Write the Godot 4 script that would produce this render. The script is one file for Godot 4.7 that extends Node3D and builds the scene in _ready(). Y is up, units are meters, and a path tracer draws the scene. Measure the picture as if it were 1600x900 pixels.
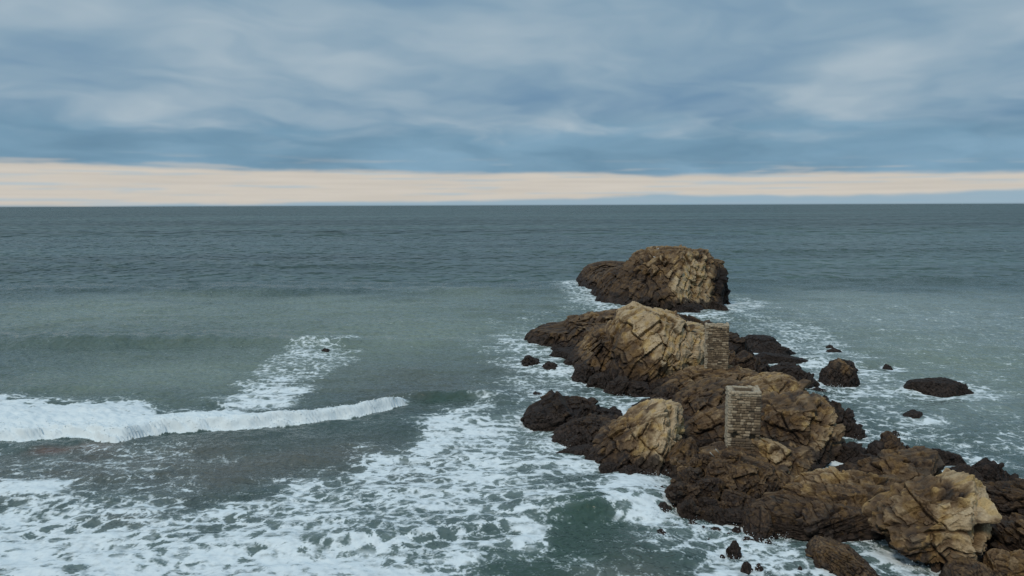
extends Node3D
# A rocky headland breaking up into islets, seen from a cliff 25 m above the sea under heavy cloud.
const EYE := 25.0
var last: MeshInstance3D
var taken := {}
var rock_mat: StandardMaterial3D
var n_fbm := FastNoiseLite.new()
var n_low := FastNoiseLite.new()
var n_ridge := FastNoiseLite.new()
var chance := PackedFloat32Array()
var skins := []
var footprints := []          # x, z, half width, half depth of every rock at the waterline

# ------------------------------------------------------------------ helpers
func numbered(called: String) -> String:
	var k: int = taken.get(called, 0)
	taken[called] = k + 1
	return called if k == 0 else "%s_%03d" % [called, k]

func tag(o, label: String, category: String, group := ""):
	o.set_meta("label", label)
	o.set_meta("category", category)
	if group != "":
		o.set_meta("group", group)

func thing(called: String, label: String, category: String, at: Vector3, group := "") -> Node3D:
	var o := Node3D.new()
	o.name = numbered(called)
	add_child(o)
	o.position = at
	tag(o, label, category, group)
	return o

func put(parent: Node, called: String, mesh: Mesh, m: Material, at := Vector3.ZERO) -> MeshInstance3D:
	var o := MeshInstance3D.new()
	o.name = numbered(called) if parent == self else called
	o.mesh = mesh
	if m != null:
		o.material_override = m
	parent.add_child(o, true)
	o.position = at
	return o

func noise(kind: int, freq: float, octaves: int, sd: int) -> FastNoiseLite:
	var f := FastNoiseLite.new()
	f.noise_type = kind
	f.frequency = freq
	f.seed = sd
	if octaves > 1:
		f.fractal_type = FastNoiseLite.FRACTAL_FBM
		f.fractal_octaves = octaves
	else:
		f.fractal_type = FastNoiseLite.FRACTAL_NONE
	return f

func cellular(freq: float, ret: int, sd: int) -> FastNoiseLite:
	var f := noise(FastNoiseLite.TYPE_CELLULAR, freq, 1, sd)
	f.cellular_return_type = ret
	f.cellular_distance_function = FastNoiseLite.DISTANCE_EUCLIDEAN
	f.cellular_jitter = 0.95
	return f

func committed(v: PackedVector3Array, c: PackedColorArray, ix: PackedInt32Array) -> ArrayMesh:
	var a := []
	a.resize(Mesh.ARRAY_MAX)
	a[Mesh.ARRAY_VERTEX] = v
	if c.size() > 0:
		a[Mesh.ARRAY_COLOR] = c
	a[Mesh.ARRAY_INDEX] = ix
	var st := SurfaceTool.new()
	st.create_from_arrays(a)
	st.generate_normals()
	return st.commit()

# The same, with every facet its own plane, as broken stone has.
func fractured(v: PackedVector3Array, c: PackedColorArray, ix: PackedInt32Array) -> ArrayMesh:
	var n := ix.size()
	var fv := PackedVector3Array()
	var fc := PackedColorArray()
	var fn := PackedVector3Array()
	fv.resize(n)
	fc.resize(n)
	fn.resize(n)
	for k in range(0, n, 3):
		var i0 := ix[k]
		var i1 := ix[k + 1]
		var i2 := ix[k + 2]
		var a := v[i0]
		var b := v[i1]
		var d := v[i2]
		var nn := (d - a).cross(b - a).normalized()
		fv[k] = a
		fv[k + 1] = b
		fv[k + 2] = d
		fc[k] = c[i0]
		fc[k + 1] = c[i1]
		fc[k + 2] = c[i2]
		fn[k] = nn
		fn[k + 1] = nn
		fn[k + 2] = nn
	var arr := []
	arr.resize(Mesh.ARRAY_MAX)
	arr[Mesh.ARRAY_VERTEX] = fv
	arr[Mesh.ARRAY_NORMAL] = fn
	arr[Mesh.ARRAY_COLOR] = fc
	var m := ArrayMesh.new()
	m.add_surface_from_arrays(Mesh.PRIMITIVE_TRIANGLES, arr)
	return m

# ------------------------------------------------------------------ rock
const RAMP := [Vector3(0.021, 0.0148, 0.0128), Vector3(0.075, 0.047, 0.028), Vector3(0.175, 0.113, 0.061), Vector3(0.37, 0.268, 0.155), Vector3(0.52, 0.405, 0.262)]

func rock_color(v: float) -> Vector3:
	v = clampf(v, 0.0, 0.999) * 4.0
	var k := int(v)
	return RAMP[k].lerp(RAMP[k + 1], v - k)

var V := PackedVector3Array()      # of the rock being made
var C := PackedColorArray()
var off := Vector3.ZERO
var nb := Vector3.UP
var bu := Vector3.RIGHT
var bv := Vector3.BACK
var tone := 0.4
var wl := 1.2
var sz := 1.0
var amp := 0.1
var cs := 1.0
var bt := 1.0
var cy := 0.0
var spots := []

# A rock is a front outline in metres swollen in depth, cut by joint planes and broken into tilted beds and blocks.
func rock(parent: Node, called: String, px: float, pz: float, arr: Array, cy_: float, df: float, db: float, o: Dictionary):
	var sd: int = o.s
	cy = cy_
	var rng := RandomNumberGenerator.new()
	rng.seed = sd * 7919
	var p: float = o.get("p", 2.6) + 0.7
	tone = o.get("tone", 0.4)
	var rough: float = o.get("rough", 1.0)
	wl = o.get("wl", 1.2)
	var bed := deg_to_rad(o.get("bed", 40.0) + rng.randf_range(-6, 6))
	nb = Vector3(-sin(bed), cos(bed), 0.30).normalized()
	bu = nb.cross(Vector3(0, 0, 1)).normalized()
	bv = bu.cross(nb)
	spots = o.get("spots", [])
	var base: Vector3 = (parent as Node3D).position if parent != self else Vector3.ZERO
	var origin := base + Vector3(px, 0, pz)
	# outline as radius by angle
	var np := arr.size() / 2
	var xmax := 0.1
	var ytop := -99.0
	var ylow := 99.0
	for k in np:
		xmax = maxf(xmax, absf(arr[k * 2]))
		ytop = maxf(ytop, arr[k * 2 + 1])
		ylow = minf(ylow, arr[k * 2 + 1])
	var rad := PackedFloat32Array()
	rad.resize(361)
	for a in 361:
		var dir := Vector2.from_angle(deg_to_rad(a))
		var best := 0.05
		for k in np:
			var p1 := Vector2(arr[k * 2], arr[k * 2 + 1] - cy)
			var k2 := (k + 1) % np
			var e := Vector2(arr[k2 * 2], arr[k2 * 2 + 1] - cy) - p1
			var den := dir.cross(e)
			if absf(den) < 1e-6:
				continue
			var t := p1.cross(e) / den
			var s := p1.cross(dir) / den
			if t > 0.0 and s >= 0.0 and s <= 1.0:
				best = maxf(best, t)
		rad[a] = best
	var hh := maxf(ytop - cy, cy - ylow)
	sz = minf(minf(xmax, (ytop - maxf(ylow, 0.0)) * 0.7), df * 1.2)
	# joint planes
	var cuts := []
	var probe := PackedVector3Array()
	for a in range(0, 360, 15):
		for b in range(-75, 90, 15):
			var d := Vector3(cos(deg_to_rad(a)) * cos(deg_to_rad(b)), sin(deg_to_rad(a)) * cos(deg_to_rad(b)), sin(deg_to_rad(b)))
			probe.append(d * swell(d, rad, df, db, p))
	for c in o.get("cuts", []):
		cuts.append([Vector3(c[0], c[1], c[2]).normalized(), c[3]])
	for k in int(o.get("ncut", 7)) + (4 if o.get("ncut", 7) > 3 else 0):
		var cv := Vector3(rng.randf_range(-0.9, 0.9), rng.randf_range(-0.15, 0.75), rng.randf_range(0.25, 1))
		if k % 3 == 2:
			cv = Vector3(signf(cv.x) * 0.9, cv.y, rng.randf_range(-0.5, 0.5))
			cuts.append([cv.normalized(), rng.randf_range(0.84, 0.97)])
		else:
			cuts.append([cv.normalized(), rng.randf_range(0.56, 0.88)])
	for c in cuts:
		var sup := 0.0
		for q in probe:
			sup = maxf(sup, q.dot(c[0]))
		c[1] = c[1] * sup
	var cn := PackedVector3Array()
	var ch := PackedFloat32Array()
	for c in cuts:
		cn.append(c[0])
		ch.append(c[1])
	amp = rough * clampf(sz * 0.115, 0.05, 0.6)
	cs = 1.0 / clampf(sz * 0.45, 0.3, 2.6)
	bt = 1.0 / clampf(sz * 0.24, 0.16, 1.5)
	var spacing: float = o.get("gap", maxf(-origin.z / 791.0 * 1.28, 0.06))
	cy = cy_
	V = PackedVector3Array()
	C = PackedColorArray()
	var I := PackedInt32Array()
	var axes := [[Vector3(1, 0, 0), Vector3(0, 1, 0), Vector3(0, 0, 1)], [Vector3(-1, 0, 0), Vector3(0, 1, 0), Vector3(0, 0, -1)], [Vector3(0, 0, -1), Vector3(0, 1, 0), Vector3(1, 0, 0)], [Vector3(0, 0, 1), Vector3(0, 1, 0), Vector3(-1, 0, 0)], [Vector3(1, 0, 0), Vector3(0, 0, -1), Vector3(0, 1, 0)], [Vector3(1, 0, 0), Vector3(0, 0, 1), Vector3(0, -1, 0)]]
	var ext := Vector3(xmax, hh, (df + db) * 0.5)
	off = Vector3(sd * 13.7, sd * 5.3, sd * 9.1)
	for f in 6:
		if f == 5 and ylow < -0.5:
			continue
		var au: Vector3 = axes[f][0]
		var av: Vector3 = axes[f][1]
		var aw: Vector3 = axes[f][2]
		var back := 4.0 if f == 1 else 1.0
		var nu := clampi(int(2.0 * absf(au.dot(ext)) / spacing / back), 5, 230)
		var nv := clampi(int(2.0 * absf(av.dot(ext)) / spacing / back), 5, 230)
		var start := V.size()
		for j in nv + 1:
			var qv := tan((float(j) / nv * 2.0 - 1.0) * PI / 4.0)
			for i in nu + 1:
				var qu := tan((float(i) / nu * 2.0 - 1.0) * PI / 4.0)
				var d := (au * qu + av * qv + aw) * ext
				var t := swell(d, rad, df, db, p)
				for k in cn.size():
					var nd := cn[k].dot(d)
					if nd * t > ch[k]:
						t = ch[k] / nd
				skin(d * t, 1.0, Vector3.ZERO)
		for j in nv:
			for i in nu:
				var a := start + j * (nu + 1) + i
				var b := a + nu + 1
				if V[a].y < -0.9 and V[a + 1].y < -0.9 and V[b].y < -0.9 and V[b + 1].y < -0.9:
					continue
				I.append_array([a, b, a + 1, a + 1, b, b + 1])
	# ledges: plates of single beds that stand proud of the mass
	var plates: int = o.get("plates", 6 if sz > 1.2 else (3 if sz > 0.5 else 0))
	var most := V.size()
	var made := 0
	for tries in plates * 6:
		if made >= plates:
			break
		var at := V[rng.randi() % most] - Vector3(0, cy, 0)
		if at.y + cy < 0.1 or at.z < -db * 0.35 or at.length() < sz * 0.3:
			continue
		made += 1
		var half := Vector3(rng.randf_range(0.28, 0.65), rng.randf_range(0.05, 0.13), rng.randf_range(0.22, 0.42)) * minf(sz, 3.2)
		at -= at.normalized() * half.z * 0.55
		var yaw := rng.randf_range(-0.35, 0.35)
		var xu := bu * cos(yaw) + bv * sin(yaw)
		var xv := bv * cos(yaw) - bu * sin(yaw)
		var pc := []
		for k in 5:
			pc.append([Vector3(rng.randf_range(-1, 1), rng.randf_range(-0.25, 0.25), rng.randf_range(-1, 1)).normalized(), rng.randf_range(0.62, 0.95)])
		var gap := spacing * 1.5
		for f in 6:
			var au: Vector3 = axes[f][0]
			var av: Vector3 = axes[f][1]
			var aw: Vector3 = axes[f][2]
			var nu := clampi(int(2.0 * absf(au.dot(half)) / gap), 2, 60)
			var nv := clampi(int(2.0 * absf(av.dot(half)) / gap), 2, 60)
			var start := V.size()
			for j in nv + 1:
				for i in nu + 1:
					var d := au * (float(i) / nu * 2.0 - 1.0) + av * (float(j) / nv * 2.0 - 1.0) + aw
					var t := pow(pow(absf(d.x), 7.0) + pow(absf(d.y), 7.0) + pow(absf(d.z), 7.0), -1.0 / 7.0)
					for c in pc:
						var nd: float = d.dot(c[0])
						if nd * t > c[1]:
							t = c[1] / nd
					d = d * t * half
					skin(at + xu * d.x + nb * d.y + xv * d.z, 0.35, at)
			for j in nv:
				for i in nu:
					var a := start + j * (nu + 1) + i
					var b := a + nu + 1
					if V[a].y < -0.9 and V[b + 1].y < -0.9:
						continue
					I.append_array([a, b, a + 1, a + 1, b, b + 1])
	last = put(parent, called, fractured(V, C, I), rock_mat, Vector3(px, 0, pz))
	skins.append([origin, V])
	if ylow < 0.0:
		footprints.append([origin.x, origin.z, xmax, df])

# One vertex of rock: the surface point q pushed out from its centre by the beds and blocks, and the stone's colour there.
func skin(q: Vector3, push: float, from: Vector3):
	var arm := q - from
	var len := arm.length()
	var g := q + off
	var warp := n_low.get_noise_3dv(g * 0.22)
	var fb := n_fbm.get_noise_3dv(g * cs)
	# beds, and the blocks that joints break them into
	var S := (q.dot(nb) + off.y + warp * 0.10 * sz + 0.10 * fb / cs) * bt
	S += 0.3 * sin(S * 1.3)
	var bi := floori(S)
	var bf := S - bi
	var hb := chance[bi & 4095]
	var U := (g.dot(bu) + warp * 0.15 * sz) * bt * 0.42 + hb * 3.0 + 0.10 * fb
	var Y := g.dot(bv) * bt * 0.5 + hb * 5.0
	var ui := floori(U)
	var vi := floori(Y)
	var c1 := chance[(bi * 73 + ui * 179 + vi * 283) & 4095]
	var S2 := S * 3.7 + 0.5 * fb
	var b2 := floori(S2)
	var c2 := chance[(b2 * 71 + floori(U * 2.6 + chance[b2 & 4095]) * 191 + floori(Y * 2.6) * 301) & 4095]
	var e1 := minf(minf(bf, 1.0 - bf), minf(U - ui, 1.0 - U + ui) * 2.2)
	var fine := n_ridge.get_noise_3dv(Vector3(U * 1.9, Y * 1.9, S * 2.6))
	var chip := absf(n_low.get_noise_3dv(g * cs * 2.3)) * 2.0 - 0.7
	var dis := push * amp * (0.75 * c1 + 0.45 * hb + 0.20 * c2 + 0.40 * fb + 0.13 * fine + 0.12 * chip - 0.65 * clampf(1.0 - e1 * 9.0, 0.0, 1.0))
	q = from + arm * maxf(0.2, 1.0 + dis / maxf(len, 0.05))
	var pos := Vector3(q.x, q.y + cy, q.z)
	V.append(pos)
	# what the stone is made of: tone by bed and block, lichen, the weed-dark tidal zone with its ragged upper edge
	var tv := tone + 0.20 * fb + 0.09 * c1 + 0.08 * hb + 0.06 * c2 + 0.19 * fine + 0.10 * chip
	for sp in spots:
		var dd: float = Vector2(pos.x - sp[0], pos.y - sp[1]).length() / sp[2]
		tv += sp[3] * clampf((1.15 - dd) * 2.0 + fb * 0.9 + c1 * 0.4, 0.0, 1.0)
	if e1 < 0.08:
		tv -= 0.22
	var col := rock_color(tv)
	var och := n_low.get_noise_3dv(g * 0.6 + Vector3(50, 0, 0)) + 0.4 * fb
	if och > 0.12:
		col = col.lerp(Vector3(col.x * 1.03, col.y * 0.92, col.z * 0.58), clampf((och - 0.12) * 3.0, 0.0, 0.7))
	elif och < -0.40:
		col = col.lerp(Vector3(0.085, 0.083, 0.077) * (0.4 + tone), clampf((-0.40 - och) * 3.0, 0.0, 0.4))
	var wet := pos.y - wl - 2.0 * fb - 0.7 * c1 - 0.9 * fine
	if wet < 0.25:
		col = col.lerp(Vector3(0.033, 0.023, 0.019) * (1.0 + 1.0 * fine + 0.5 * c2 + 0.5 * chip), clampf(0.5 - wet * 2.0, 0.0, 0.93))
	C.append(Color(pow(maxf(col.x, 0.001), 0.4545), pow(maxf(col.y, 0.001), 0.4545), pow(maxf(col.z, 0.001), 0.4545)))

# The height of the rock under a point.
func rock_top(at: Vector3) -> Vector3:
	var best := -9.0
	for k in skins:
		if Vector2(k[0].x - at.x, k[0].z - at.z).length() > 22.0:
			continue
		for v in k[1]:
			if v.y > best and absf(v.x + k[0].x - at.x) < 0.3 and absf(v.z + k[0].z - at.z) < 0.3:
				best = v.y
	return Vector3(at.x, best if best > -5.0 else at.y, at.z)

func swell(d: Vector3, rad: PackedFloat32Array, df: float, db: float, p: float) -> float:
	var a := sqrt(d.x * d.x + d.y * d.y)
	var ang := rad_to_deg(atan2(d.y, d.x))
	if ang < 0.0:
		ang += 360.0
	var k := int(ang)
	var r := lerpf(rad[k], rad[mini(k + 1, 360)], ang - k)
	var zz := absf(d.z) / (df if d.z > 0.0 else db)
	return pow(pow(a / r, p) + pow(zz, p), -1.0 / p)

# ------------------------------------------------------------------ sky
func make_sky() -> PanoramaSkyMaterial:
	var W := 4096
	var Hh := 2048
	var img := Image.create(W, Hh, false, Image.FORMAT_RGB8)
	img.fill(Color8(92, 108, 116))
	var cl := noise(FastNoiseLite.TYPE_SIMPLEX_SMOOTH, 1.0, 5, 21)
	var cl2 := noise(FastNoiseLite.TYPE_SIMPLEX_SMOOTH, 1.0, 4, 77)
	var ed := noise(FastNoiseLite.TYPE_SIMPLEX_SMOOTH, 1.0, 4, 5)
	# the low sky in full detail, the high sky at a quarter of it
	var low_top := 22.0
	var r0 := int((90.0 - low_top) / 180.0 * Hh)
	var r1 := Hh / 2
	var low := sky_rows(W, r1 - r0, low_top, 0.0, cl, cl2, ed)
	var high := sky_rows(W / 4, r0 / 4, 90.0, low_top, cl, cl2, ed)
	high.resize(W, r0, Image.INTERPOLATE_CUBIC)
	img.blit_rect(high, Rect2i(0, 0, W, r0), Vector2i.ZERO)
	img.blit_rect(low, Rect2i(0, 0, W, r1 - r0), Vector2i(0, r0))
	var m := PanoramaSkyMaterial.new()
	m.panorama = ImageTexture.create_from_image(img)
	return m

func sky_rows(w: int, h: int, top: float, bottom: float, cl: FastNoiseLite, cl2: FastNoiseLite, ed: FastNoiseLite) -> Image:
	var by := PackedByteArray()
	by.resize(w * h * 3)
	var dark := Vector3(0.165, 0.285, 0.415)
	var mid := Vector3(0.245, 0.365, 0.470)
	var pale := Vector3(0.40, 0.495, 0.565)
	var cream := Vector3(0.61, 0.57, 0.51)
	var bank := Vector3(0.265, 0.41, 0.52)
	var k := 0
	for j in h:
		var el := lerpf(top, bottom, (j + 0.5) / h)
		var er := deg_to_rad(el)
		var far := 1.0 / tan(er + 0.12)
		for i in w:
			var az := (i + 0.5) / w * TAU
			var sx := sin(az)
			var sz := -cos(az)
			# cloud deck seen in perspective
			var gx := sx * far
			var gz := sz * far
			var wv := 0.20 * cl2.get_noise_2d(gx * 0.8 + 9.0, gz * 0.8)
			var a := cl.get_noise_2d(gx * 0.62 + gz * 0.25 + wv, gz * 0.55 + 11.0 + wv)
			var b := cl2.get_noise_2d(gx * 1.5 + 4.0 + wv * 2.0, gz * 1.5 + wv * 2.0)
			var v := 0.45 + 0.80 * a + 0.26 * b
			var c: Vector3
			if v < 0.4:
				c = dark.lerp(mid, clampf(v / 0.4, 0.0, 1.0))
			else:
				c = mid.lerp(pale, clampf((v - 0.4) / 0.6, 0.0, 1.0))
			if el < 7.0:
				# the underside of the deck darkens and evens out into a sheet above the clear strip
				var low_t := 1.0 - smoothstep(4.2, 6.4, el + 1.2 * b)
				c = c.lerp(Vector3(0.165, 0.305, 0.425) * (1.0 + 0.30 * a), low_t * 0.8)
				var e1 := ed.get_noise_3d(sx * 3.0, sz * 3.0, 0.0)
				var e2 := ed.get_noise_3d(sx * 14.0, sz * 14.0, el * 2.2)
				var edge := 2.25 - 0.75 * sx + 0.22 * e1 + 0.13 * e2
				var clear := smoothstep(edge + 0.22, edge - 0.16, el)
				clear = maxf(clear, 0.5 * smoothstep(0.12, 0.5, ed.get_noise_3d(sx * 6.0, sz * 6.0, el * 2.6 + 40.0)) * smoothstep(edge + 1.3, edge, el))
				var st := ed.get_noise_3d(sx * 5.0, sz * 5.0, el * 5.0 + 20.0)
				var cc := cream * (0.97 + 0.10 * st)
				cc = cc.lerp(bank * 1.2, 0.45 * smoothstep(0.12, 0.45, ed.get_noise_3d(sx * 4.0, sz * 4.0, el * 3.2 + 60.0)))
				c = c.lerp(cc, clear)
				var lowbank := 0.42 + 0.75 * sx + 0.25 * ed.get_noise_3d(sx * 4.0, sz * 4.0, 90.0) + 0.1 * e2
				c = c.lerp(bank, 0.85 * smoothstep(lowbank + 0.16, lowbank - 0.1, el))
			elif el > 20.0:
				c = c * (1.0 + 0.9 * smoothstep(20.0, 70.0, el))
			by[k] = int(lin8(c.x))
			by[k + 1] = int(lin8(c.y))
			by[k + 2] = int(lin8(c.z))
			k += 3
	return Image.create_from_data(w, h, false, Image.FORMAT_RGB8, by)

func lin8(v: float) -> float:
	return clampf((1.055 * pow(maxf(v, 0.0), 0.41667) - 0.055) * 255.0 + 0.5, 0.0, 255.0)

# ------------------------------------------------------------------ sea
const FOAM := [
	[0.74,[-49.74,-70.97,-41.85,-67.66,-34.8,-63.92,-28.83,-62.53,-24.9,-63.22,-22.37,-66.88,-17.76,-70.97,-12.84,-77.17,-10.2,-81.93,-8.39,-92.19,-5.69,-98.32,-0.73,-88.06,1.32,-79.7,3,-71.85,2.26,-67.66,4.82,-63.92,2.99,-59.3,0,-55.5,-2.6,-51.29,-3.93,-46.23,-33.8,-46.23]],
	[0.34,[-44.97,-63.92,-36.7,-62.53,-27.13,-58.69,-18.21,-56.94,-9.49,-56.38,-3.2,-54.23,-4.32,-46.23,-33.8,-46.23]],
	[0.14,[-14.99,-63.92,-15.1,-75.58,-8.63,-86.76,-4.2,-84.28,-0.63,-75.58,-2.14,-63.92]],
	[0.3,[-57.14,-81.93,-47.15,-76.57,-46.94,-81.93,-37.42,-81.93,-31.46,-75.58,-27.51,-70.11,-22.77,-71.85,-13.61,-81.93,-11.85,-89.4,-8.12,-98.32,-3.41,-103.46,-1.53,-92.19,-11.98,-71.85,-25.94,-61.86,-45.95,-65.37]],
	[0.58,[-38.45,-145.79,-30.45,-145.79,-26.03,-127.82,-28.19,-114.16,-29.47,-108.35,-27.93,-95.16,-37.12,-97.67,-39.57,-109.15,-40.3,-122.59,-40.31,-136.53]],
	[0.5,[-2.47,-120.13,0.57,-139.7,3.74,-152.41,9.16,-139.7,9.33,-113.3,12.07,-104.55,15.53,-98.97,1.55,-93.65,3.31,-79.7,7.88,-72.75,12.15,-69.28,13.12,-63.92,9.77,-58.1,8.39,-62.53,5.59,-66.88,2.96,-70.97,0,-81.93]],
	[0.3,[3.15,-95.16,5.3,-79.7,9.47,-70.97,12.01,-68.46,10.71,-63.92,7.27,-66.88,3.68,-73.67]],
	[0.72,[10.07,-63.22,13.11,-62.53,17.54,-59.67,21.69,-57.28,28.62,-54.75,26.66,-50.83,21.82,-52.72,18.87,-46.23,12.19,-46.23,11.68,-53.21,10.16,-57.51]],
	[0.48,[55.79,-146.49,61.25,-141.01,49.37,-122.59,42.11,-105.29,42.88,-95.16,38.27,-83.08,42.86,-81.93,46.23,-77.17,49.74,-70.97,55.64,-79.7,50.06,-86.25,48.78,-95.16,52.16,-109.15,56.68,-127.82]],
	[0.6,[57.88,-212.08,67.91,-216.6,64.27,-199.58,53.48,-187.28,46.1,-176.4,35.6,-174.37,36.02,-183.88]],
	[0.66,[12.63,-311.34,26,-305.16,24.19,-258.8,24.87,-218.15,31.13,-190.81,36.33,-181.68,23.45,-179.53,15.13,-206.34,14.72,-258.8]],
	[0.42,[37.45,-176.4,51.9,-181.68,63.02,-171.42,61.19,-146.49,49.33,-127.82,42.55,-136.53,41.58,-153.97]],
	[0.17,[58.85,-206.34,124.57,-181.68,52.85,-75.58,47.21,-95.16,50.38,-127.82]],
	[0.2,[-5.6,-171.42,21.86,-206.34,22.24,-181.68,3.78,-153.97,-1.87,-113.3,0,-92.19,-4.72,-95.16]],
	[0.4,[31,-117.76,44.97,-109.15,38.55,-95.16,38.61,-101.69]],
	[0.3,[1.8,-71.85,6.56,-65.37,11.18,-66.88,11.01,-62.53,7.34,-62.53,3.95,-58.69,-1.77,-52.23,-3.3,-48.63,-4.34,-51.29,0,-57.51,2.62,-62.53]],
	[0.45,[9.47,-70.97,12.23,-69.78,13.55,-66.11,13.11,-62.53,10.11,-58.69,9.7,-62.53]],
	[0.13,[-56.96,-79.7,-51.7,-81.93,-46.94,-81.93,-37.09,-79.7,-30.58,-76.57,-26.28,-66.88,-32.12,-63.92,-48.09,-66.88]],
	[0.4,[-37.18,-93.65,-27.11,-93.65,-28.27,-107.18,-36.11,-115.49]],
	[0.26,[-1.83,-54.23,1.48,-58.69,4.93,-58.69,9.02,-56.38,6.49,-47.81,-2.43,-47.81]]]
const BORE := [-60.81,-85.25,-55.94,-84.28,-53.54,-83.8,-52.03,-84.76,-49.36,-85.01,-45.07,-83.56,-42.18,-83.32,-40.3,-85.25,-38.73,-86.51,-33.9,-87.02,-29.1,-87.8,-25.1,-89.13,-22.48,-90.49,-18.53,-93.35,-15.78,-95.46,-14.03,-97.03,-12.95,-97.99,-9.78,-98.64,-5.72,-98.97]
const HUES := [
	[-25.81,-77.58,21.3,8.32,0,1],
	[-41.13,-73.67,12.28,8.49,0,0.8],
	[-16.79,-113.3,23.32,19.91,0,0.6],
	[7.94,-52.23,4.86,2.9,0,0.8],
	[-26.77,-63.92,6.42,2.84,0,0.6],
	[2.33,-55.28,6.06,5.41,1,0.9],
	[-44.38,-79.7,2.38,1.52,2,0.9],
	[-27.6,-64.63,2.16,1.3,2,0.5],
	[-43.43,-66.57,1.45,0.77,2,0.4],
	[16.77,-52.23,2.65,1.35,2,0.15],
	[6.61,-60.55,5.59,5.14,1,1],
	[-9.23,-101.69,5.04,3.14,1,0.9],
	[158.09,-390.33,158.09,264.72,1,0.5],
	[-58.59,-143.02,41.02,9.55,1,0.5],
	[31.46,-68.46,5.72,3.24,1,0.3],
	[86.82,-171.42,42.01,65.49,3,0.75],
	[58.75,-101.69,16.79,21.77,3,0.6],
	[10.5,-127.82,13.64,34.87,3,0.35],
	[1.36,-81.93,8.16,14.1,3,0.4],
	[109.29,-206.34,58.85,78.69,3,0.6],
	[-102.44,-193.24,40.98,52.41,4,0.95],
	[-47.08,-206.34,50.44,60.22,4,0.95],
	[10.52,-258.8,54.69,70.04,4,0.9],
	[-53.28,-117.76,27.12,19.01,4,0.95],
	[-18.9,-153.97,32.76,32.71,4,1],
	[63.11,-258.8,63.11,59.7,4,0.95],
	[71.37,-127.82,20.99,34.87,4,0.95],
	[-169.87,-282.67,45.91,53.91,4,0.85],
	[-25.26,-311.34,75.79,58.72,4,0.85]]
const HUMPS := [
	[-66.49,-142.34,48.99,6.5,1.6,0.02],
	[-8.37,-101.34,7.53,2.6,1,0.05],
	[6.81,-62.53,6.29,5,0.9,-0.25],
	[115.69,-258.8,84.14,9,0.8,0],
	[-56.07,-229.64,112.13,12,0.9,0],
	[134.96,-416.7,168.7,16,1.2,0],
	[-146.3,-327.95,133,16,1,0],
	[-8.79,-58.1,9.77,3,0.35,-0.2]]
const MX0 := -150.0
const MZ0 := -290.0
const MW := 300.0
const MH := 265.0
var bore_z := PackedFloat32Array()
var s1 := FastNoiseLite.new()
var s2 := FastNoiseLite.new()
var s3 := FastNoiseLite.new()

func front_z(x: float) -> float:
	var k := clampi(int((x + 120.0) * 2.0), 0, bore_z.size() - 2)
	return lerpf(bore_z[k], bore_z[k + 1], clampf((x + 120.0) * 2.0 - k, 0.0, 1.0))

func bore_power(x: float) -> float:
	return smoothstep(-11.8, -15.5, x)

func white_length(x: float) -> float:
	return lerpf(1.7, 15.0, smoothstep(-24.0, -52.0, x))

func sea_height(x: float, z: float) -> float:
	var far := -z
	var wob := s2.get_noise_2d(x * 0.03, z * 0.03) * 6.0
	var h := s1.get_noise_2d(x * 0.016, (z + wob) * 0.05) * 0.75 * minf(1.0, far / 110.0)
	if far < 900.0:
		h += s2.get_noise_2d(x * 0.10 + z * 0.03, z * 0.22) * 0.26
		if far < 330.0:
			h += s3.get_noise_2d(x * 0.5, z * 0.62) * 0.085
			if far < 130.0:
				h += s3.get_noise_2d(x * 1.5 + 40.0, z * 1.7) * 0.018
	if far < 480.0:
		for w in HUMPS:
			var dx: float = (x - w[0]) / w[2]
			if absf(dx) < 1.5:
				var dz: float = z - w[1] - w[5] * (x - w[0]) - wob * 0.15
				var steep: float = w[3] * (0.45 if dz > 0.0 else 1.5)
				if absf(dz) < steep * 3.0:
					h += w[4] * exp(-dz * dz / (steep * steep)) * exp(-dx * dx * dx * dx) * (1.0 + 0.3 * s2.get_noise_2d(x * 0.2, 7.0))
	if far < 135.0 and x < -4.0:
		var d := front_z(x) - z
		d += 0.5 * s3.get_noise_2d(x * 0.36, d * 1.5) * smoothstep(8.0, 1.0, d)
		if d > -2.0 and d < 26.0:
			var wl := white_length(x)
			var pw := bore_power(x)
			var top := lerpf(1.05, 1.3, smoothstep(-40.0, -14.0, x)) * pw
			var hb := top * smoothstep(-0.2, 1.15, d) * (1.0 - 0.92 * smoothstep(wl * 0.25, wl * 1.05 + 2.5, d))
			h += hb + pw * 0.20 * smoothstep(0.5, 1.8, d) * (1.0 - smoothstep(wl * 0.5, wl + 1.0, d)) * (1.0 * s3.get_noise_2d(x * 0.7, z * 0.7) + 0.45 * s3.get_noise_2d(x * 1.9, z * 1.9))
			h -= 0.25 * pw * smoothstep(-2.0, -0.4, d) * (1.0 - smoothstep(-0.4, 0.3, d))
	return h

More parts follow.
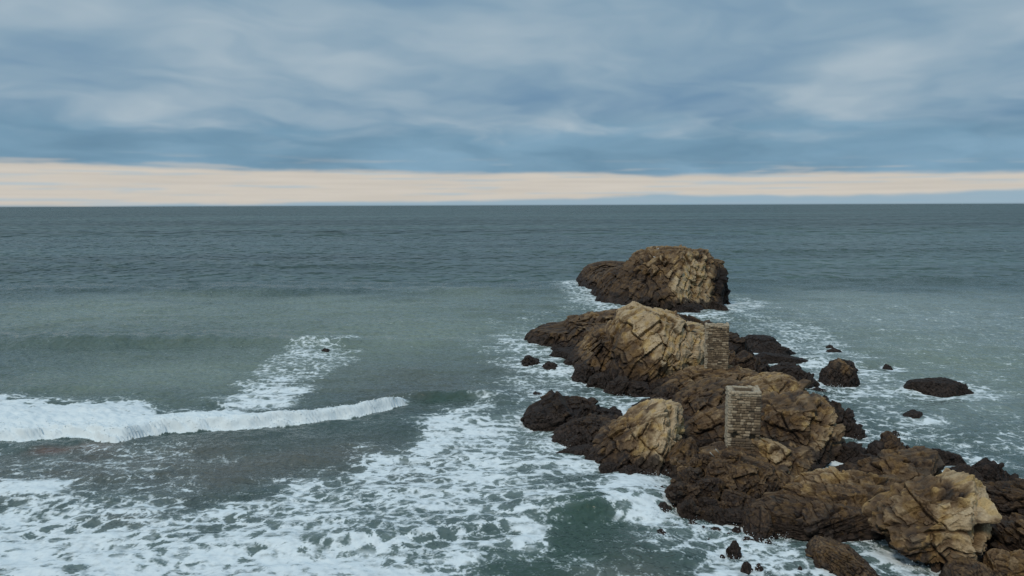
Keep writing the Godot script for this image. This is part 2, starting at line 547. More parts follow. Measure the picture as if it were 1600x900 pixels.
func density_map() -> Image:
	# how much foam lies where, in half metres
	var w := int(MW * 2)
	var hh := int(MH * 2)
	var den := PackedFloat32Array()
	den.resize(w * hh)
	for f in FOAM:
		var pts := PackedVector2Array()
		var lo := Vector2(1e9, 1e9)
		var hi := Vector2(-1e9, -1e9)
		for k in f[1].size() / 2:
			var v: Vector2 = Vector2((f[1][k * 2] - MX0) * 2.0, (f[1][k * 2 + 1] - MZ0) * 2.0)
			pts.append(v)
			lo = lo.min(v)
			hi = hi.max(v)
		for j in range(maxi(0, int(lo.y)), mini(hh, int(hi.y) + 1)):
			for i in range(maxi(0, int(lo.x)), mini(w, int(hi.x) + 1)):
				var q := Vector2(i + 9.0 * s2.get_noise_2d(i * 0.05, j * 0.05), j + 9.0 * s2.get_noise_2d(i * 0.05 + 99.0, j * 0.05))
				if Geometry2D.is_point_in_polygon(q, pts):
					den[j * w + i] += f[0]
	# water churned white round every rock that meets it
	for r in footprints:
		var rx: float = (r[2] * 1.1 + 1.0) * 2.0
		var rz: float = (r[3] * 1.1 + 1.3) * 2.0
		var c := Vector2((r[0] - MX0) * 2.0, (r[1] - MZ0) * 2.0)
		for j in range(maxi(0, int(c.y - rz * 1.6)), mini(hh, int(c.y + rz * 1.6))):
			for i in range(maxi(0, int(c.x - rx * 1.6)), mini(w, int(c.x + rx * 1.6))):
				var d: float = sqrt(pow((i - c.x) / rx, 2) + pow((j - c.y) / rz, 2))
				if d < 1.6:
					var k := j * w + i
					den[k] = maxf(den[k], 0.72 * clampf((1.5 - d) / 0.5, 0.0, 1.0) + 0.35 * s2.get_noise_2d(i * 0.1, j * 0.1))
	var by := PackedByteArray()
	by.resize(w * hh)
	for k in w * hh:
		by[k] = clampi(int(den[k] * 180.0), 0, 255)
	var img := Image.create_from_data(w, hh, false, Image.FORMAT_L8, by)
	img.resize(w / 5, hh / 5, Image.INTERPOLATE_BILINEAR)
	img.resize(w, hh, Image.INTERPOLATE_CUBIC)
	return img

func hue_map() -> Image:
	# suspended sand, clear green water, red weed: what the water carries, in two-metre cells
	var w := int(MW / 2)
	var hh := int(MH / 2)
	var by := PackedByteArray()
	by.resize(w * hh * 3)
	var kinds := [Vector3(0.098, 0.102, 0.089), Vector3(0.040, 0.072, 0.056), Vector3(0.135, 0.070, 0.050), Vector3(0.215, 0.262, 0.248), Vector3(0.165, 0.205, 0.170)]
	for j in hh:
		for i in w:
			var x := MX0 + (i + 0.5) * 2.0
			var z := MZ0 + (j + 0.5) * 2.0
			var c := open_water(x, z)
			var wx := x + 5.0 * s2.get_noise_2d(x * 0.06, z * 0.06)
			var wz := z + 5.0 * s2.get_noise_2d(x * 0.06 + 50.0, z * 0.06)
			var reach := smoothstep(-244.0, -196.0, z + 26.0 * s2.get_noise_2d(x * 0.02, z * 0.03))
			for u in HUES:
				var d: float = pow((wx - u[0]) / u[2], 2) + pow((wz - u[1]) / u[3], 2)
				if d < 2.2:
					c = c.lerp(kinds[u[4]], u[5] * exp(-d * 1.3) * reach)
			var k := (j * w + i) * 3
			by[k] = int(lin8(c.x * 4.0))
			by[k + 1] = int(lin8(c.y * 4.0))
			by[k + 2] = int(lin8(c.z * 4.0))
	return Image.create_from_data(w, hh, false, Image.FORMAT_RGB8, by)

func open_water(x: float, z: float) -> Vector3:
	return Vector3(0.054, 0.085, 0.080)

func picked(img: Image, per_m: float, x0: float, z0: float, wm: float, hm: float, w: int, h: int) -> PackedByteArray:
	# the part of a map that a stretch of sea covers, drawn to that stretch's texture size
	var part := Image.create(int(wm * per_m), int(hm * per_m), false, img.get_format())
	part.blit_rect(img, Rect2i(int((x0 - MX0) * per_m), int((z0 - MZ0) * per_m), part.get_width(), part.get_height()), Vector2i.ZERO)
	part.resize(w, h, Image.INTERPOLATE_CUBIC)
	return part.get_data()

func layer(f: FastNoiseLite, texel: float, size_m: float, x0: float, z0: float, w: int, h: int) -> PackedByteArray:
	f.frequency = texel / size_m
	f.offset = Vector3(x0 / texel, z0 / texel, 0)
	var im := f.get_image(w, h, false, false, false)
	return im.get_data()

func water_material(x0: float, z0: float, wm: float, hm: float, w: int, den: Image, hue: Image, mapped: bool, ripple: float, rough: float) -> StandardMaterial3D:
	var texel := wm / w
	var h := int(hm / texel)
	var n := w * h
	var f1 := cellular(1.0, FastNoiseLite.RETURN_DISTANCE2_SUB, 3)
	f1.domain_warp_enabled = true
	f1.domain_warp_amplitude = 2.2 / texel
	f1.domain_warp_frequency = 0.45 * texel
	f1.domain_warp_fractal_octaves = 3
	var f2 := noise(FastNoiseLite.TYPE_SIMPLEX_SMOOTH, 1.0, 4, 8)
	f2.fractal_type = FastNoiseLite.FRACTAL_RIDGED
	f2.domain_warp_enabled = true
	f2.domain_warp_amplitude = 0.8 / texel
	f2.domain_warp_frequency = 0.6 * texel
	f2.domain_warp_fractal_octaves = 2
	var c1 := layer(f1, texel, 1.7, x0, z0, w, h)
	var c2 := layer(f2, texel, 1.55, x0, z0, w, h)
	var pa := layer(noise(FastNoiseLite.TYPE_SIMPLEX_SMOOTH, 1.0, 4, 31), texel, 7.0, x0, z0, w, h)
	var gr := layer(noise(FastNoiseLite.TYPE_SIMPLEX_SMOOTH, 1.0, 3, 32), texel, 0.9, x0, z0, w, h)
	var sn := noise(FastNoiseLite.TYPE_SIMPLEX_SMOOTH, texel / 1.5, 3, 58)
	sn.offset = Vector3(x0 / texel / 5.0, z0 / texel, 0)
	var si := sn.get_image(w / 5, h, false, false, false)
	si.resize(w, h, Image.INTERPOLATE_CUBIC)
	var sk := si.get_data()
	# wind lanes on the open sea, their change of sheen put into the colour
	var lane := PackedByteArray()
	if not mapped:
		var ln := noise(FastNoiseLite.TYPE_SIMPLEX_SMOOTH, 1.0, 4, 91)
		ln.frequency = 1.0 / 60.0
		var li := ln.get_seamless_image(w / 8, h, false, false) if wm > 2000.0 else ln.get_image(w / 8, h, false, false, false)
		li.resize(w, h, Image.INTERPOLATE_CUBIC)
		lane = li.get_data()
	var dd := PackedByteArray()
	var hu := PackedByteArray()
	if mapped:
		dd = picked(den, 2.0, x0, z0, wm, hm, w, h)
		hu = picked(hue, 0.5, x0, z0, wm, hm, w, h)
	var by := PackedByteArray()
	by.resize(n * 3)
	var ro := PackedByteArray()
	ro.resize(n)
	var ob := open_water(0, 0)
	var lin := PackedFloat32Array()
	for k in 256:
		var s := k / 255.0
		lin.append((s / 12.92 if s < 0.04045 else pow((s + 0.055) / 1.055, 2.4)) * 0.25)
	var srgb := PackedByteArray()
	for k in 1025:
		srgb.append(int(lin8(k / 1024.0)))
	var rp := noise(FastNoiseLite.TYPE_SIMPLEX_SMOOTH, 1.0, 4, 44)
	rp.frequency = texel / maxf(texel * 9.0, 0.9)
	rp.offset = Vector3(x0 / texel, z0 / texel, 0)
	var bb := rp.get_image(w, h, false, false, false).get_data()
	var bore_here := mapped and z0 + hm > -130.0
	for j in h:
		var z := z0 + (j + 0.5) * texel
		for i in w:
			var k := j * w + i
			var d := 0.0
			var c := ob
			if mapped:
				d = dd[k] / 180.0
				c = Vector3(lin[hu[k * 3]], lin[hu[k * 3 + 1]], lin[hu[k * 3 + 2]])
			var patch := (pa[k] - 128) / 128.0
			if d > 0.03:
				d += patch * 0.38 + (sk[k] - 128) / 128.0 * 0.32
			if bore_here:
				var x := x0 + (i + 0.5) * texel
				if x < -6.0:
					var q := front_z(x) - z
					if q > -0.6 and q < 19.0:
						var wl := white_length(x)
						var g := (gr[k] - 128) / 128.0
						if q > -0.35 + 0.25 * g and q < wl + (3.0 * patch + g) * wl / 15.0:
							d = maxf(d, (1.85 - 0.75 * q / wl) * bore_power(x))
						elif q >= wl:
							d = maxf(d, 0.62 * bore_power(x) * (1.0 - smoothstep(wl, wl + 4.0, q)))
						elif q < 0.0:
							d = 0.0
			var foam := 0.0
			var g2 := (gr[k] - 128) / 128.0
			if d > 0.05:
				# wide meshes in some patches, fine ones in others
				var mesh_mix := clampf(0.38 + patch * 1.6 - (sk[k] - 128) / 100.0, 0.0, 1.0)
				var wide := clampf((d * 16.0 + d * d * 42.0 - c1[k]) / 11.0, 0.0, 1.0)
				var close := clampf((d * 82.0 + d * d * 50.0 - 255.0 + c2[k]) / 34.0, 0.0, 1.0)
				foam = lerpf(wide, close, mesh_mix)
				# the thin strands that join the patches
				foam = maxf(foam, 0.85 * clampf((2.0 + d * 11.0 - c1[k]) / 6.0, 0.0, 1.0))
				foam *= clampf(0.80 + 0.35 * g2 + d * 0.20, 0.35, 1.0) * (1.0 - 0.22 * clampf((150 - c2[k]) / 70.0, 0.0, 1.0))
				if d > 1.45:
					foam = 1.0
			if not mapped or d < 0.2:
				# scattered little whitecaps on the open sea
				if g2 > 0.56 and patch > 0.22:
					foam = maxf(foam, clampf((g2 - 0.56) * 5.0, 0.0, 0.7))
			c = c * (1.0 + 0.10 * g2 + 0.10 * patch)
			if d > 0.2:
				c = c.lerp(Vector3(0.25, 0.31, 0.30), minf((d - 0.2) * 0.5, 0.45))
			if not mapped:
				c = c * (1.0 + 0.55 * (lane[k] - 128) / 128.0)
			var inv := 1.0 - foam
			by[k * 3] = srgb[int((c.x * inv + 0.655 * foam) * 1024.0)]
			by[k * 3 + 1] = srgb[int((c.y * inv + 0.715 * foam) * 1024.0)]
			by[k * 3 + 2] = srgb[int((c.z * inv + 0.74 * foam) * 1024.0)]
			if foam > 0.05:
				bb[k] = int(lerpf(bb[k], 128.0, foam * 0.7))
			ro[k] = int((rough * inv + 0.9 * foam) * 255.0)
	var m := StandardMaterial3D.new()
	m.albedo_texture = ImageTexture.create_from_image(Image.create_from_data(w, h, false, Image.FORMAT_RGB8, by))
	m.roughness = 1.0
	m.roughness_texture = ImageTexture.create_from_image(Image.create_from_data(w, h, false, Image.FORMAT_L8, ro))
	m.roughness_texture_channel = BaseMaterial3D.TEXTURE_CHANNEL_RED
	m.metallic_specular = 0.27
	var bump := Image.create_from_data(w, h, false, Image.FORMAT_L8, bb)
	bump.bump_map_to_normal_map(ripple)
	m.normal_enabled = true
	m.normal_texture = ImageTexture.create_from_image(bump)
	return m

func make_sea():
	s1 = noise(FastNoiseLite.TYPE_SIMPLEX_SMOOTH, 1.0, 2, 61)
	s2 = noise(FastNoiseLite.TYPE_SIMPLEX_SMOOTH, 1.0, 2, 62)
	s3 = noise(FastNoiseLite.TYPE_SIMPLEX_SMOOTH, 1.0, 2, 63)
	bore_z.resize(260)
	for k in 260:
		var x := -120.0 + k * 0.5
		var zz: float = BORE[1]
		for b in BORE.size() / 2 - 1:
			if x >= BORE[b * 2] and x <= BORE[b * 2 + 2]:
				zz = lerpf(BORE[b * 2 + 1], BORE[b * 2 + 3], (x - BORE[b * 2]) / (BORE[b * 2 + 2] - BORE[b * 2]))
			elif x > BORE[b * 2 + 2]:
				zz = BORE[b * 2 + 3]
		bore_z[k] = zz + 0.7 * s3.get_noise_2d(x * 0.22, 0.0) + 0.08 * s3.get_noise_2d(x * 0.9, 5.0)
	# rows of the sheet: even near the shore, wider and wider out to the horizon
	var rows := PackedFloat32Array()
	var cuts := [88.0, 150.0, 260.0, 640.0]
	var starts := []
	var zz := 26.0
	var step := 0.27
	var nc := 0
	while zz < 60000.0:
		if nc < 4 and zz >= cuts[nc] - 0.001:
			zz = cuts[nc]
			starts.append(rows.size())
			nc += 1
		rows.append(zz)
		step = 0.27 if zz < 112.0 else (0.27 + (zz - 112.0) * 0.012 if zz < 640.0 else step * 1.09)
		zz += step
		if nc < 4 and zz > cuts[nc]:
			zz = cuts[nc]
	starts.append(rows.size() - 1)
	var cols := 580
	var P := PackedVector3Array()
	P.resize(rows.size() * cols)
	for r in rows.size():
		var half := 24.0 + 0.74 * rows[r]
		for c in cols:
			var x := (float(c) / (cols - 1) * 2.0 - 1.0) * half
			var h := sea_height(x, -rows[r]) if rows[r] < 6000.0 else 0.0
			P[r * cols + c] = Vector3(x, h, -rows[r])
	print("sea vertices ", P.size())
	var den := density_map()
	var hue := hue_map()
	var mesh := ArrayMesh.new()
	# x0, z0 (far edge), width, height in metres; texture width
	var bands := [[-90.0, -89.0, 180.0, 64.0, 2048], [-137.0, -151.0, 274.0, 64.0, 1800], [-148.0, -262.0, 296.0, 113.0, 1200], [-500.0, -642.0, 1000.0, 384.0, 900], [-1500.0, -1500.0, 3000.0, 3000.0, 700]]
	var first := 0
	for k in 5:
		var b = bands[k]
		var end: int = starts[k]
		var v := PackedVector3Array()
		var nn := PackedVector3Array()
		var uv := PackedVector2Array()
		var ix := PackedInt32Array()
		for r in range(first, end + 1):
			for c in cols:
				var q := P[r * cols + c]
				v.append(q)
				var e := P[r * cols + mini(c + 1, cols - 1)] - P[r * cols + maxi(c - 1, 0)]
				var s := P[mini(r + 1, rows.size() - 1) * cols + c] - P[maxi(r - 1, 0) * cols + c]
				nn.append(e.cross(s).normalized())
				uv.append(Vector2((q.x - b[0]) / b[2], (q.z - b[1]) / b[3]))
		for r in end - first:
			for c in cols - 1:
				var a := r * cols + c
				ix.append_array([a, a + cols, a + 1, a + 1, a + cols, a + cols + 1])
		var arr := []
		arr.resize(Mesh.ARRAY_MAX)
		arr[Mesh.ARRAY_VERTEX] = v
		arr[Mesh.ARRAY_NORMAL] = nn
		arr[Mesh.ARRAY_TEX_UV] = uv
		arr[Mesh.ARRAY_INDEX] = ix
		mesh.add_surface_from_arrays(Mesh.PRIMITIVE_TRIANGLES, arr)
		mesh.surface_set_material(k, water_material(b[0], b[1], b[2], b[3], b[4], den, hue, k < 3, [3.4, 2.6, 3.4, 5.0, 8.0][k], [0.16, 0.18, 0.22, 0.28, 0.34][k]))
		print("sea band ", k, " ", Time.get_ticks_msec())
		first = end
	var o := put(self, "sea", mesh, null)
	o.set_meta("kind", "structure")

func make_spray():
	# clumps of froth thrown up along the breaker and where surf meets rock
	var rng := RandomNumberGenerator.new()
	rng.seed = 8
	var m := StandardMaterial3D.new()
	m.albedo_color = Color(0.70, 0.76, 0.78).linear_to_srgb()
	m.roughness = 0.95
	var clump := ArrayMesh.new()
	var st := SurfaceTool.new()
	st.begin(Mesh.PRIMITIVE_TRIANGLES)
	var tips := [Vector3(0, 1, 0), Vector3(0.9, 0.1, 0.2), Vector3(-0.2, -0.1, 0.9), Vector3(-0.9, 0.2, -0.1), Vector3(0.2, 0, -0.9), Vector3(0, -0.8, 0)]
	for f in [[0, 2, 1], [0, 3, 2], [0, 4, 3], [0, 1, 4], [5, 1, 2], [5, 2, 3], [5, 3, 4], [5, 4, 1]]:
		for k in f:
			st.add_vertex(tips[k])
	st.generate_normals()
	clump = st.commit()
	var places := []
	for k in 1300:
		var x := rng.randf_range(-72.0, -13.2)
		var pw := bore_power(x)
		var back := absf(rng.randfn(0.0, 1.0))
		var d := -0.25 + back * lerpf(0.8, 2.2, smoothstep(-30.0, -55.0, x))
		var z := front_z(x) - d
		var y := sea_height(x, z) + absf(rng.randfn(0.0, 0.10)) * smoothstep(0.2, 0.9, d)
		if rng.randf() < pw:
			places.append([Vector3(x, y, z), rng.randf_range(0.02, 0.06) * (1.7 if rng.randf() < 0.1 else 1.0)])
	for r in footprints:
		if r[1] < -130.0 or rng.randf() < 0.6:
			continue
		for c in 2:
			var a := rng.randf_range(-0.3, PI + 0.3)
			var at := Vector3(r[0] + cos(a) * r[2] * 0.98, 0, r[1] + sin(a) * r[3] * 0.98)
			for k in int(rng.randf_range(10, 40)):
				var q := at + Vector3(rng.randfn(0, 0.5), 0, rng.randfn(0, 0.4))
				q.y = sea_height(q.x, q.z) + absf(rng.randfn(0, 0.22))
				places.append([q, rng.randf_range(0.015, 0.045)])
	var mm := MultiMesh.new()
	mm.transform_format = MultiMesh.TRANSFORM_3D
	mm.mesh = clump
	mm.instance_count = places.size()
	for k in places.size():
		var b := Basis.from_euler(Vector3(rng.randf() * TAU, rng.randf() * TAU, 0)).scaled(Vector3.ONE * places[k][1] * Vector3(1.5, 0.9, 1.1))
		mm.set_instance_transform(k, Transform3D(b, places[k][0]))
	var o := MultiMeshInstance3D.new()
	o.name = "sea_spray"
	o.multimesh = mm
	o.material_override = m
	add_child(o)
	o.set_meta("kind", "stuff")
	tag(o, "white froth and spray flung up along the breaker and rocks", "spray")

# ------------------------------------------------------------------ masonry
func stone_mesh(sd: int) -> ArrayMesh:
	# a roughly squared stone, one metre a side, with worn edges
	var rng := RandomNumberGenerator.new()
	rng.seed = sd
	var v := PackedVector3Array()
	var ix := PackedInt32Array()
	var b := 0.10
	var levels := [[-0.5, 0.5 - b], [-0.5 + b, 0.5], [0.5 - b, 0.5], [0.5, 0.5 - b]]
	for l in levels:
		for k in 8:
			var r: float = l[1]
			var q := [Vector2(r, -r + b), Vector2(r, r - b), Vector2(r - b, r), Vector2(-r + b, r), Vector2(-r, r - b), Vector2(-r, -r + b), Vector2(-r + b, -r), Vector2(r - b, -r)][k] as Vector2
			v.append(Vector3(q.x + rng.randf_range(-0.04, 0.04), l[0] + rng.randf_range(-0.04, 0.04), q.y + rng.randf_range(-0.05, 0.05)))
	for l in 3:
		for k in 8:
			var a := l * 8 + k
			var c := l * 8 + (k + 1) % 8
			ix.append_array([a, c, a + 8, c, c + 8, a + 8])
	for k in range(1, 7):
		ix.append_array([0, k + 1, k, 24, 24 + k, 25 + k])
	return committed(v, PackedColorArray(), ix)

func stone_mat(c: Vector3) -> StandardMaterial3D:
	var m := StandardMaterial3D.new()
	m.albedo_color = Color(c.x, c.y, c.z).linear_to_srgb()
	m.albedo_texture = rock_mat.albedo_texture
	m.uv1_triplanar = true
	m.uv1_world_triplanar = true
	m.uv1_scale = Vector3(0.7, 0.7, 0.7)
	m.roughness = 0.92
	return m

func tower(called: String, label: String, at: Vector3, turn: float, w: float, h: float, dp: float, sd: int, hollows: bool):
	var rng := RandomNumberGenerator.new()
	rng.seed = sd
	var t := thing(called, label, "ruined tower", at)
	t.rotation.y = turn
	var mortar := stone_mat(Vector3(0.19, 0.15, 0.105))
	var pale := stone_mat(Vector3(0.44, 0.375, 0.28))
	var mats := [stone_mat(Vector3(0.29, 0.22, 0.145)), stone_mat(Vector3(0.17, 0.125, 0.08)), stone_mat(Vector3(0.42, 0.34, 0.24)), stone_mat(Vector3(0.13, 0.097, 0.066)), stone_mat(Vector3(0.225, 0.17, 0.11))]
	var kinds := []
	for k in 6:
		kinds.append(stone_mesh(sd * 10 + k))
	# the rubble core: open at the top, hollowed at the foot
	var core := CSGCombiner3D.new()
	core.name = "core"
	t.add_child(core)
	var body := CSGBox3D.new()
	body.name = "body"
	body.size = Vector3(w - 0.14, h + 2.5, dp - 0.14)
	body.position.y = (h - 2.5) / 2.0 - 0.1
	body.material = mortar
	core.add_child(body)
	var well := CSGBox3D.new()
	well.name = "well"
	well.operation = CSGShape3D.OPERATION_SUBTRACTION
	well.size = Vector3(w * 0.56, 1.4, dp * 0.56)
	well.position = Vector3(0.0, h - 0.5, 0.0)
	well.material = mortar
	core.add_child(well)
	if hollows:
		var niche := CSGCylinder3D.new()
		niche.name = "niche"
		niche.operation = CSGShape3D.OPERATION_SUBTRACTION
		niche.radius = 0.34
		niche.height = 1.0
		niche.sides = 20
		niche.rotation.x = PI / 2
		niche.position = Vector3(-w * 0.28, h * 0.27, dp / 2)
		niche.material = mortar
		core.add_child(niche)
		var drain: CSGCylinder3D = niche.duplicate()
		drain.name = "drain"
		drain.radius = 0.30
		drain.position = Vector3(w * 0.27, h * 0.25, dp / 2)
		core.add_child(drain)
	# courses on the front and on the two sides, each course of its own height
	var bottom := -2.3
	while bottom < h - 0.12:
		var ch := rng.randf_range(0.17, 0.30)
		var y := bottom + ch / 2.0
		bottom += ch
		var fr := y / h
		for side in 3:
			var span: float = w if side == 0 else dp
			var x := -span / 2.0
			while x < span / 2.0 - 0.05:
				var lw := rng.randf_range(0.2, 0.56) if side == 0 else rng.randf_range(0.4, 0.8)
				if x + lw > span / 2.0 - 0.18:
					lw = span / 2.0 - x
				var cx := x + lw / 2.0
				x += lw
				if side == 0 and hollows:
					if Vector2(cx + w * 0.28, y - h * 0.27).length() < 0.40 or Vector2(cx - w * 0.27, y - h * 0.25).length() < 0.36:
						continue
				if rng.randf() < 0.03:
					continue
				var m: Material = mats[rng.randi() % 5]
				if side == 0 and fr < 0.2 and hollows:
					m = mats[3] if rng.randf() < 0.7 else mats[1]
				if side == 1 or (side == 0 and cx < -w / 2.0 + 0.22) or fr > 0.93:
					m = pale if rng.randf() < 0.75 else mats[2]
				var o := put(t, "stone", kinds[rng.randi() % 6], m)
				var out := rng.randf_range(0.0, 0.05)
				var sx := lw - rng.randf_range(0.0, 0.03)
				var sy := ch * rng.randf_range(0.86, 1.03)
				if side == 0:
					o.position = Vector3(cx, y, dp / 2.0 - 0.10 + out)
					o.scale = Vector3(sx, sy, 0.24)
				elif side == 1:
					o.position = Vector3(-w / 2.0 + 0.10 - out, y, cx - 0.03)
					o.scale = Vector3(0.24, sy, sx)
				else:
					o.position = Vector3(w / 2.0 - 0.10 + out, y, cx - 0.03)
					o.scale = Vector3(0.24, sy, sx)
				o.rotation.z = rng.randf_range(-0.06, 0.06)
	# loose capping round the open top
	for k in 30:
		var a := k / 30.0 * TAU + rng.randf_range(-0.08, 0.08)
		var u := Vector2(cos(a), sin(a))
		u = u / maxf(absf(u.x), absf(u.y))
		var o := put(t, "capstone", kinds[rng.randi() % 6], pale if rng.randf() < 0.7 else mats[2])
		var inset := rng.randf_range(0.76, 0.93)
		o.position = Vector3(u.x * w / 2.0 * inset, h - rng.randf_range(0.08, 0.22) + 0.02, u.y * dp / 2.0 * inset)
		o.scale = Vector3(rng.randf_range(0.3, 0.55), rng.randf_range(0.16, 0.3), rng.randf_range(0.28, 0.5))
		o.rotation.y = rng.randf_range(0, TAU)

# ------------------------------------------------------------------ gulls
func tube(path: Array, sides: int) -> ArrayMesh:
	# one closed skin round a spine: [centre, half height, half width]
	var v := PackedVector3Array()
	var ix := PackedInt32Array()
	for q in path:
		for k in sides:
			var a := k * TAU / sides
			v.append(q[0] + Vector3(0, sin(a) * q[1], cos(a) * q[2]))
	for r in path.size() - 1:
		for k in sides:
			var a := r * sides + k
			var b := r * sides + (k + 1) % sides
			ix.append_array([a, b, a + sides, b, b + sides, a + sides])
	return committed(v, PackedColorArray(), ix)

func gull(label: String, at: Vector3, turn: float):
	var t := thing("gull", label, "seabird", at, "gulls resting on the islet")
	t.rotation.y = turn
	var white := stone_mat(Vector3(0.80, 0.80, 0.78))
	white.albedo_texture = null
	var grey := stone_mat(Vector3(0.42, 0.44, 0.46))
	grey.albedo_texture = null
	var yellow := stone_mat(Vector3(0.55, 0.36, 0.05))
	yellow.albedo_texture = null
	put(t, "body", tube([[Vector3(-0.30, 0.22, 0), 0.004, 0.03], [Vector3(-0.20, 0.22, 0), 0.03, 0.05], [Vector3(-0.08, 0.23, 0), 0.085, 0.085], [Vector3(0.05, 0.24, 0), 0.105, 0.10], [Vector3(0.14, 0.28, 0), 0.09, 0.08], [Vector3(0.19, 0.35, 0), 0.06, 0.05], [Vector3(0.21, 0.41, 0), 0.055, 0.05], [Vector3(0.25, 0.43, 0), 0.045, 0.042], [Vector3(0.285, 0.425, 0), 0.015, 0.014]], 12), white)
	for s in [-1, 1]:
		put(t, "wing", tube([[Vector3(-0.40, 0.24, 0.03 * s), 0.004, 0.004], [Vector3(-0.25, 0.26, 0.06 * s), 0.04, 0.02], [Vector3(-0.05, 0.28, 0.085 * s), 0.075, 0.03], [Vector3(0.10, 0.28, 0.07 * s), 0.05, 0.025], [Vector3(0.14, 0.28, 0.06 * s), 0.004, 0.004]], 8), grey)
		put(t, "leg", tube([[Vector3(0.0, 0.16, 0.04 * s), 0.01, 0.01], [Vector3(0.02, -0.06, 0.04 * s), 0.01, 0.01]], 6), yellow)
	put(t, "beak", tube([[Vector3(0.27, 0.425, 0), 0.016, 0.012], [Vector3(0.34, 0.41, 0), 0.004, 0.004]], 6), yellow)

# ------------------------------------------------------------------ scene
func _ready():
	var cam := Camera3D.new()
	cam.name = "camera"
	add_child(cam)
	cam.position = Vector3(0, EYE, 0)
	cam.rotation = Vector3(-atan(129.5 / 1236.0), 0, deg_to_rad(-0.19))
	cam.fov = rad_to_deg(2.0 * atan(450.0 / 1236.0))
	cam.near = 0.5
	cam.far = 90000.0
	cam.current = true
	var env := Environment.new()
	env.background_mode = Environment.BG_SKY
	env.sky = Sky.new()
	env.sky.sky_material = make_sky()
	env.tonemap_mode = Environment.TONE_MAPPER_LINEAR
	env.tonemap_exposure = 1.0
	env.sdfgi_enabled = true
	env.ssao_enabled = true
	env.ssil_enabled = true
	var we := WorldEnvironment.new()
	we.name = "environment"
	we.environment = env
	add_child(we)
	var sun := DirectionalLight3D.new()
	sun.name = "sun"
	add_child(sun)
	sun.light_energy = 0.5
	sun.light_color = Color(1.0, 0.95, 0.87)
	sun.light_angular_distance = 14.0
	sun.shadow_enabled = true
	sun.look_at_from_position(Vector3(-0.36, 0.75, 0.56) * 100.0, Vector3.ZERO)
	print("sky ", Time.get_ticks_msec())

	n_fbm = noise(FastNoiseLite.TYPE_SIMPLEX_SMOOTH, 1.0, 4, 1)
	n_low = noise(FastNoiseLite.TYPE_SIMPLEX_SMOOTH, 1.0, 2, 2)
	n_ridge = noise(FastNoiseLite.TYPE_SIMPLEX, 1.0, 3, 9)
	var dice := RandomNumberGenerator.new()
	dice.seed = 77
	for i in 4096:
		chance.append(dice.randf_range(-1, 1))
	rock_mat = StandardMaterial3D.new()
	rock_mat.vertex_color_use_as_albedo = true
	rock_mat.vertex_color_is_srgb = true
	rock_mat.roughness = 0.72
	rock_mat.metallic_specular = 0.35
	rock_mat.uv1_triplanar = true
	rock_mat.uv1_world_triplanar = true
	rock_mat.uv1_scale = Vector3(0.31, 0.31, 0.31)
	var grain := noise(FastNoiseLite.TYPE_SIMPLEX_SMOOTH, 0.03, 5, 15)
	grain.fractal_gain = 0.62
	var gi := grain.get_seamless_image(512, 512)
	var gn: Image = gi.duplicate()
	var gb := gi.get_data()
	var cb := PackedByteArray()
	cb.resize(gb.size() * 3)
	for k in gb.size():
		var s := clampf((gb[k] / 255.0 - 0.5) * 1.5 + 0.5, 0.0, 1.0)
		cb[k * 3] = int(196 + 59 * s)
		cb[k * 3 + 1] = int(193 + 61 * s)
		cb[k * 3 + 2] = int(189 + 63 * s)
	rock_mat.albedo_texture = ImageTexture.create_from_image(Image.create_from_data(512, 512, false, Image.FORMAT_RGB8, cb))
	gn.bump_map_to_normal_map(11.0)
	rock_mat.normal_enabled = true
	rock_mat.normal_texture = ImageTexture.create_from_image(gn)

	var t: Node3D
	t=thing("rock_islet","tall rocky islet with a sheer dark end, farthest out to sea","rock islet",Vector3(39.71,0,-200.89),"")
	rock(t,"rock_mass",0,0,[-15.5,1.98,-13.93,6.9,-10.71,10.01,-9.27,11.48,-5.39,13.44,0.12,14.09,4.68,13.76,9.57,13.27,11.75,10.99,14.04,10.34,13.76,8.87,14.36,4.77,15.5,-0.66,16.74,-1.6,-16.74,-1.6],4.99,17.01,13.61,{"s":11,"tone":0.46,"bed":45,"wl":2.2,"rough":1.3,"plates":22,"cuts":[[0.9,-0.05,0.42,0.8],[-0.1,0.6,0.79,0.82],[-0.6,0.5,0.6,0.78]],"spots":[[4.72,4.77,6.5,0.42],[0.98,12.13,7.31,0.12],[12.89,4.77,4.39,-0.6],[-8.64,3.13,6.5,-0.2]]})
	rock(t,"rock_shoulder",-5.65,-11.19,[-11.95,0.7,-9.92,4.51,-6.86,7.28,-2.23,8.83,2.44,7.11,7.34,3.13,11.95,-2.44,12.91,-1.6,-12.91,-1.6],2.78,23.64,18.91,{"s":12,"tone":0.32,"p":2,"wl":2.2,"rough":1.3,"ncut":3,"plates":14})
	rock(t,"rock_spit",-7.78,-45.41,[-10.91,1.21,-8.93,3.82,-6.95,5.42,-3.97,6.42,-0.38,6.83,4.82,6.63,8.03,5.62,10.91,1.21,11.78,-1.6,-11.78,-1.6],1.94,37.13,29.7,{"s":13,"tone":0.3,"bed":30,"p":2,"wl":2.4,"rough":1.3,"ncut":2,"plates":12})
	rock(t,"rock_block",-15.31,-57.91,[-2.1,-0.21,-1.4,0.83,-0.32,1.42,0.5,1.45,1.6,0.79,2.1,-0.21,2.27,-1.6,-2.27,-1.6],-0.32,7.64,6.12,{"s":14,"tone":0.12,"bed":34.28,"p":2.2,"wl":1.8,"rough":1.7,"ncut":4})
	rock(t,"rock_block",-14.11,-23.68,[-2.38,-0.18,-1.4,1.05,-0.4,1.55,0.59,1.3,1.67,1,2.38,-0.18,2.57,-1.6,-2.57,-1.6],-0.28,7.2,5.76,{"s":15,"tone":0.12,"bed":33.31,"p":2.2,"wl":1.8,"rough":1.7,"ncut":4})
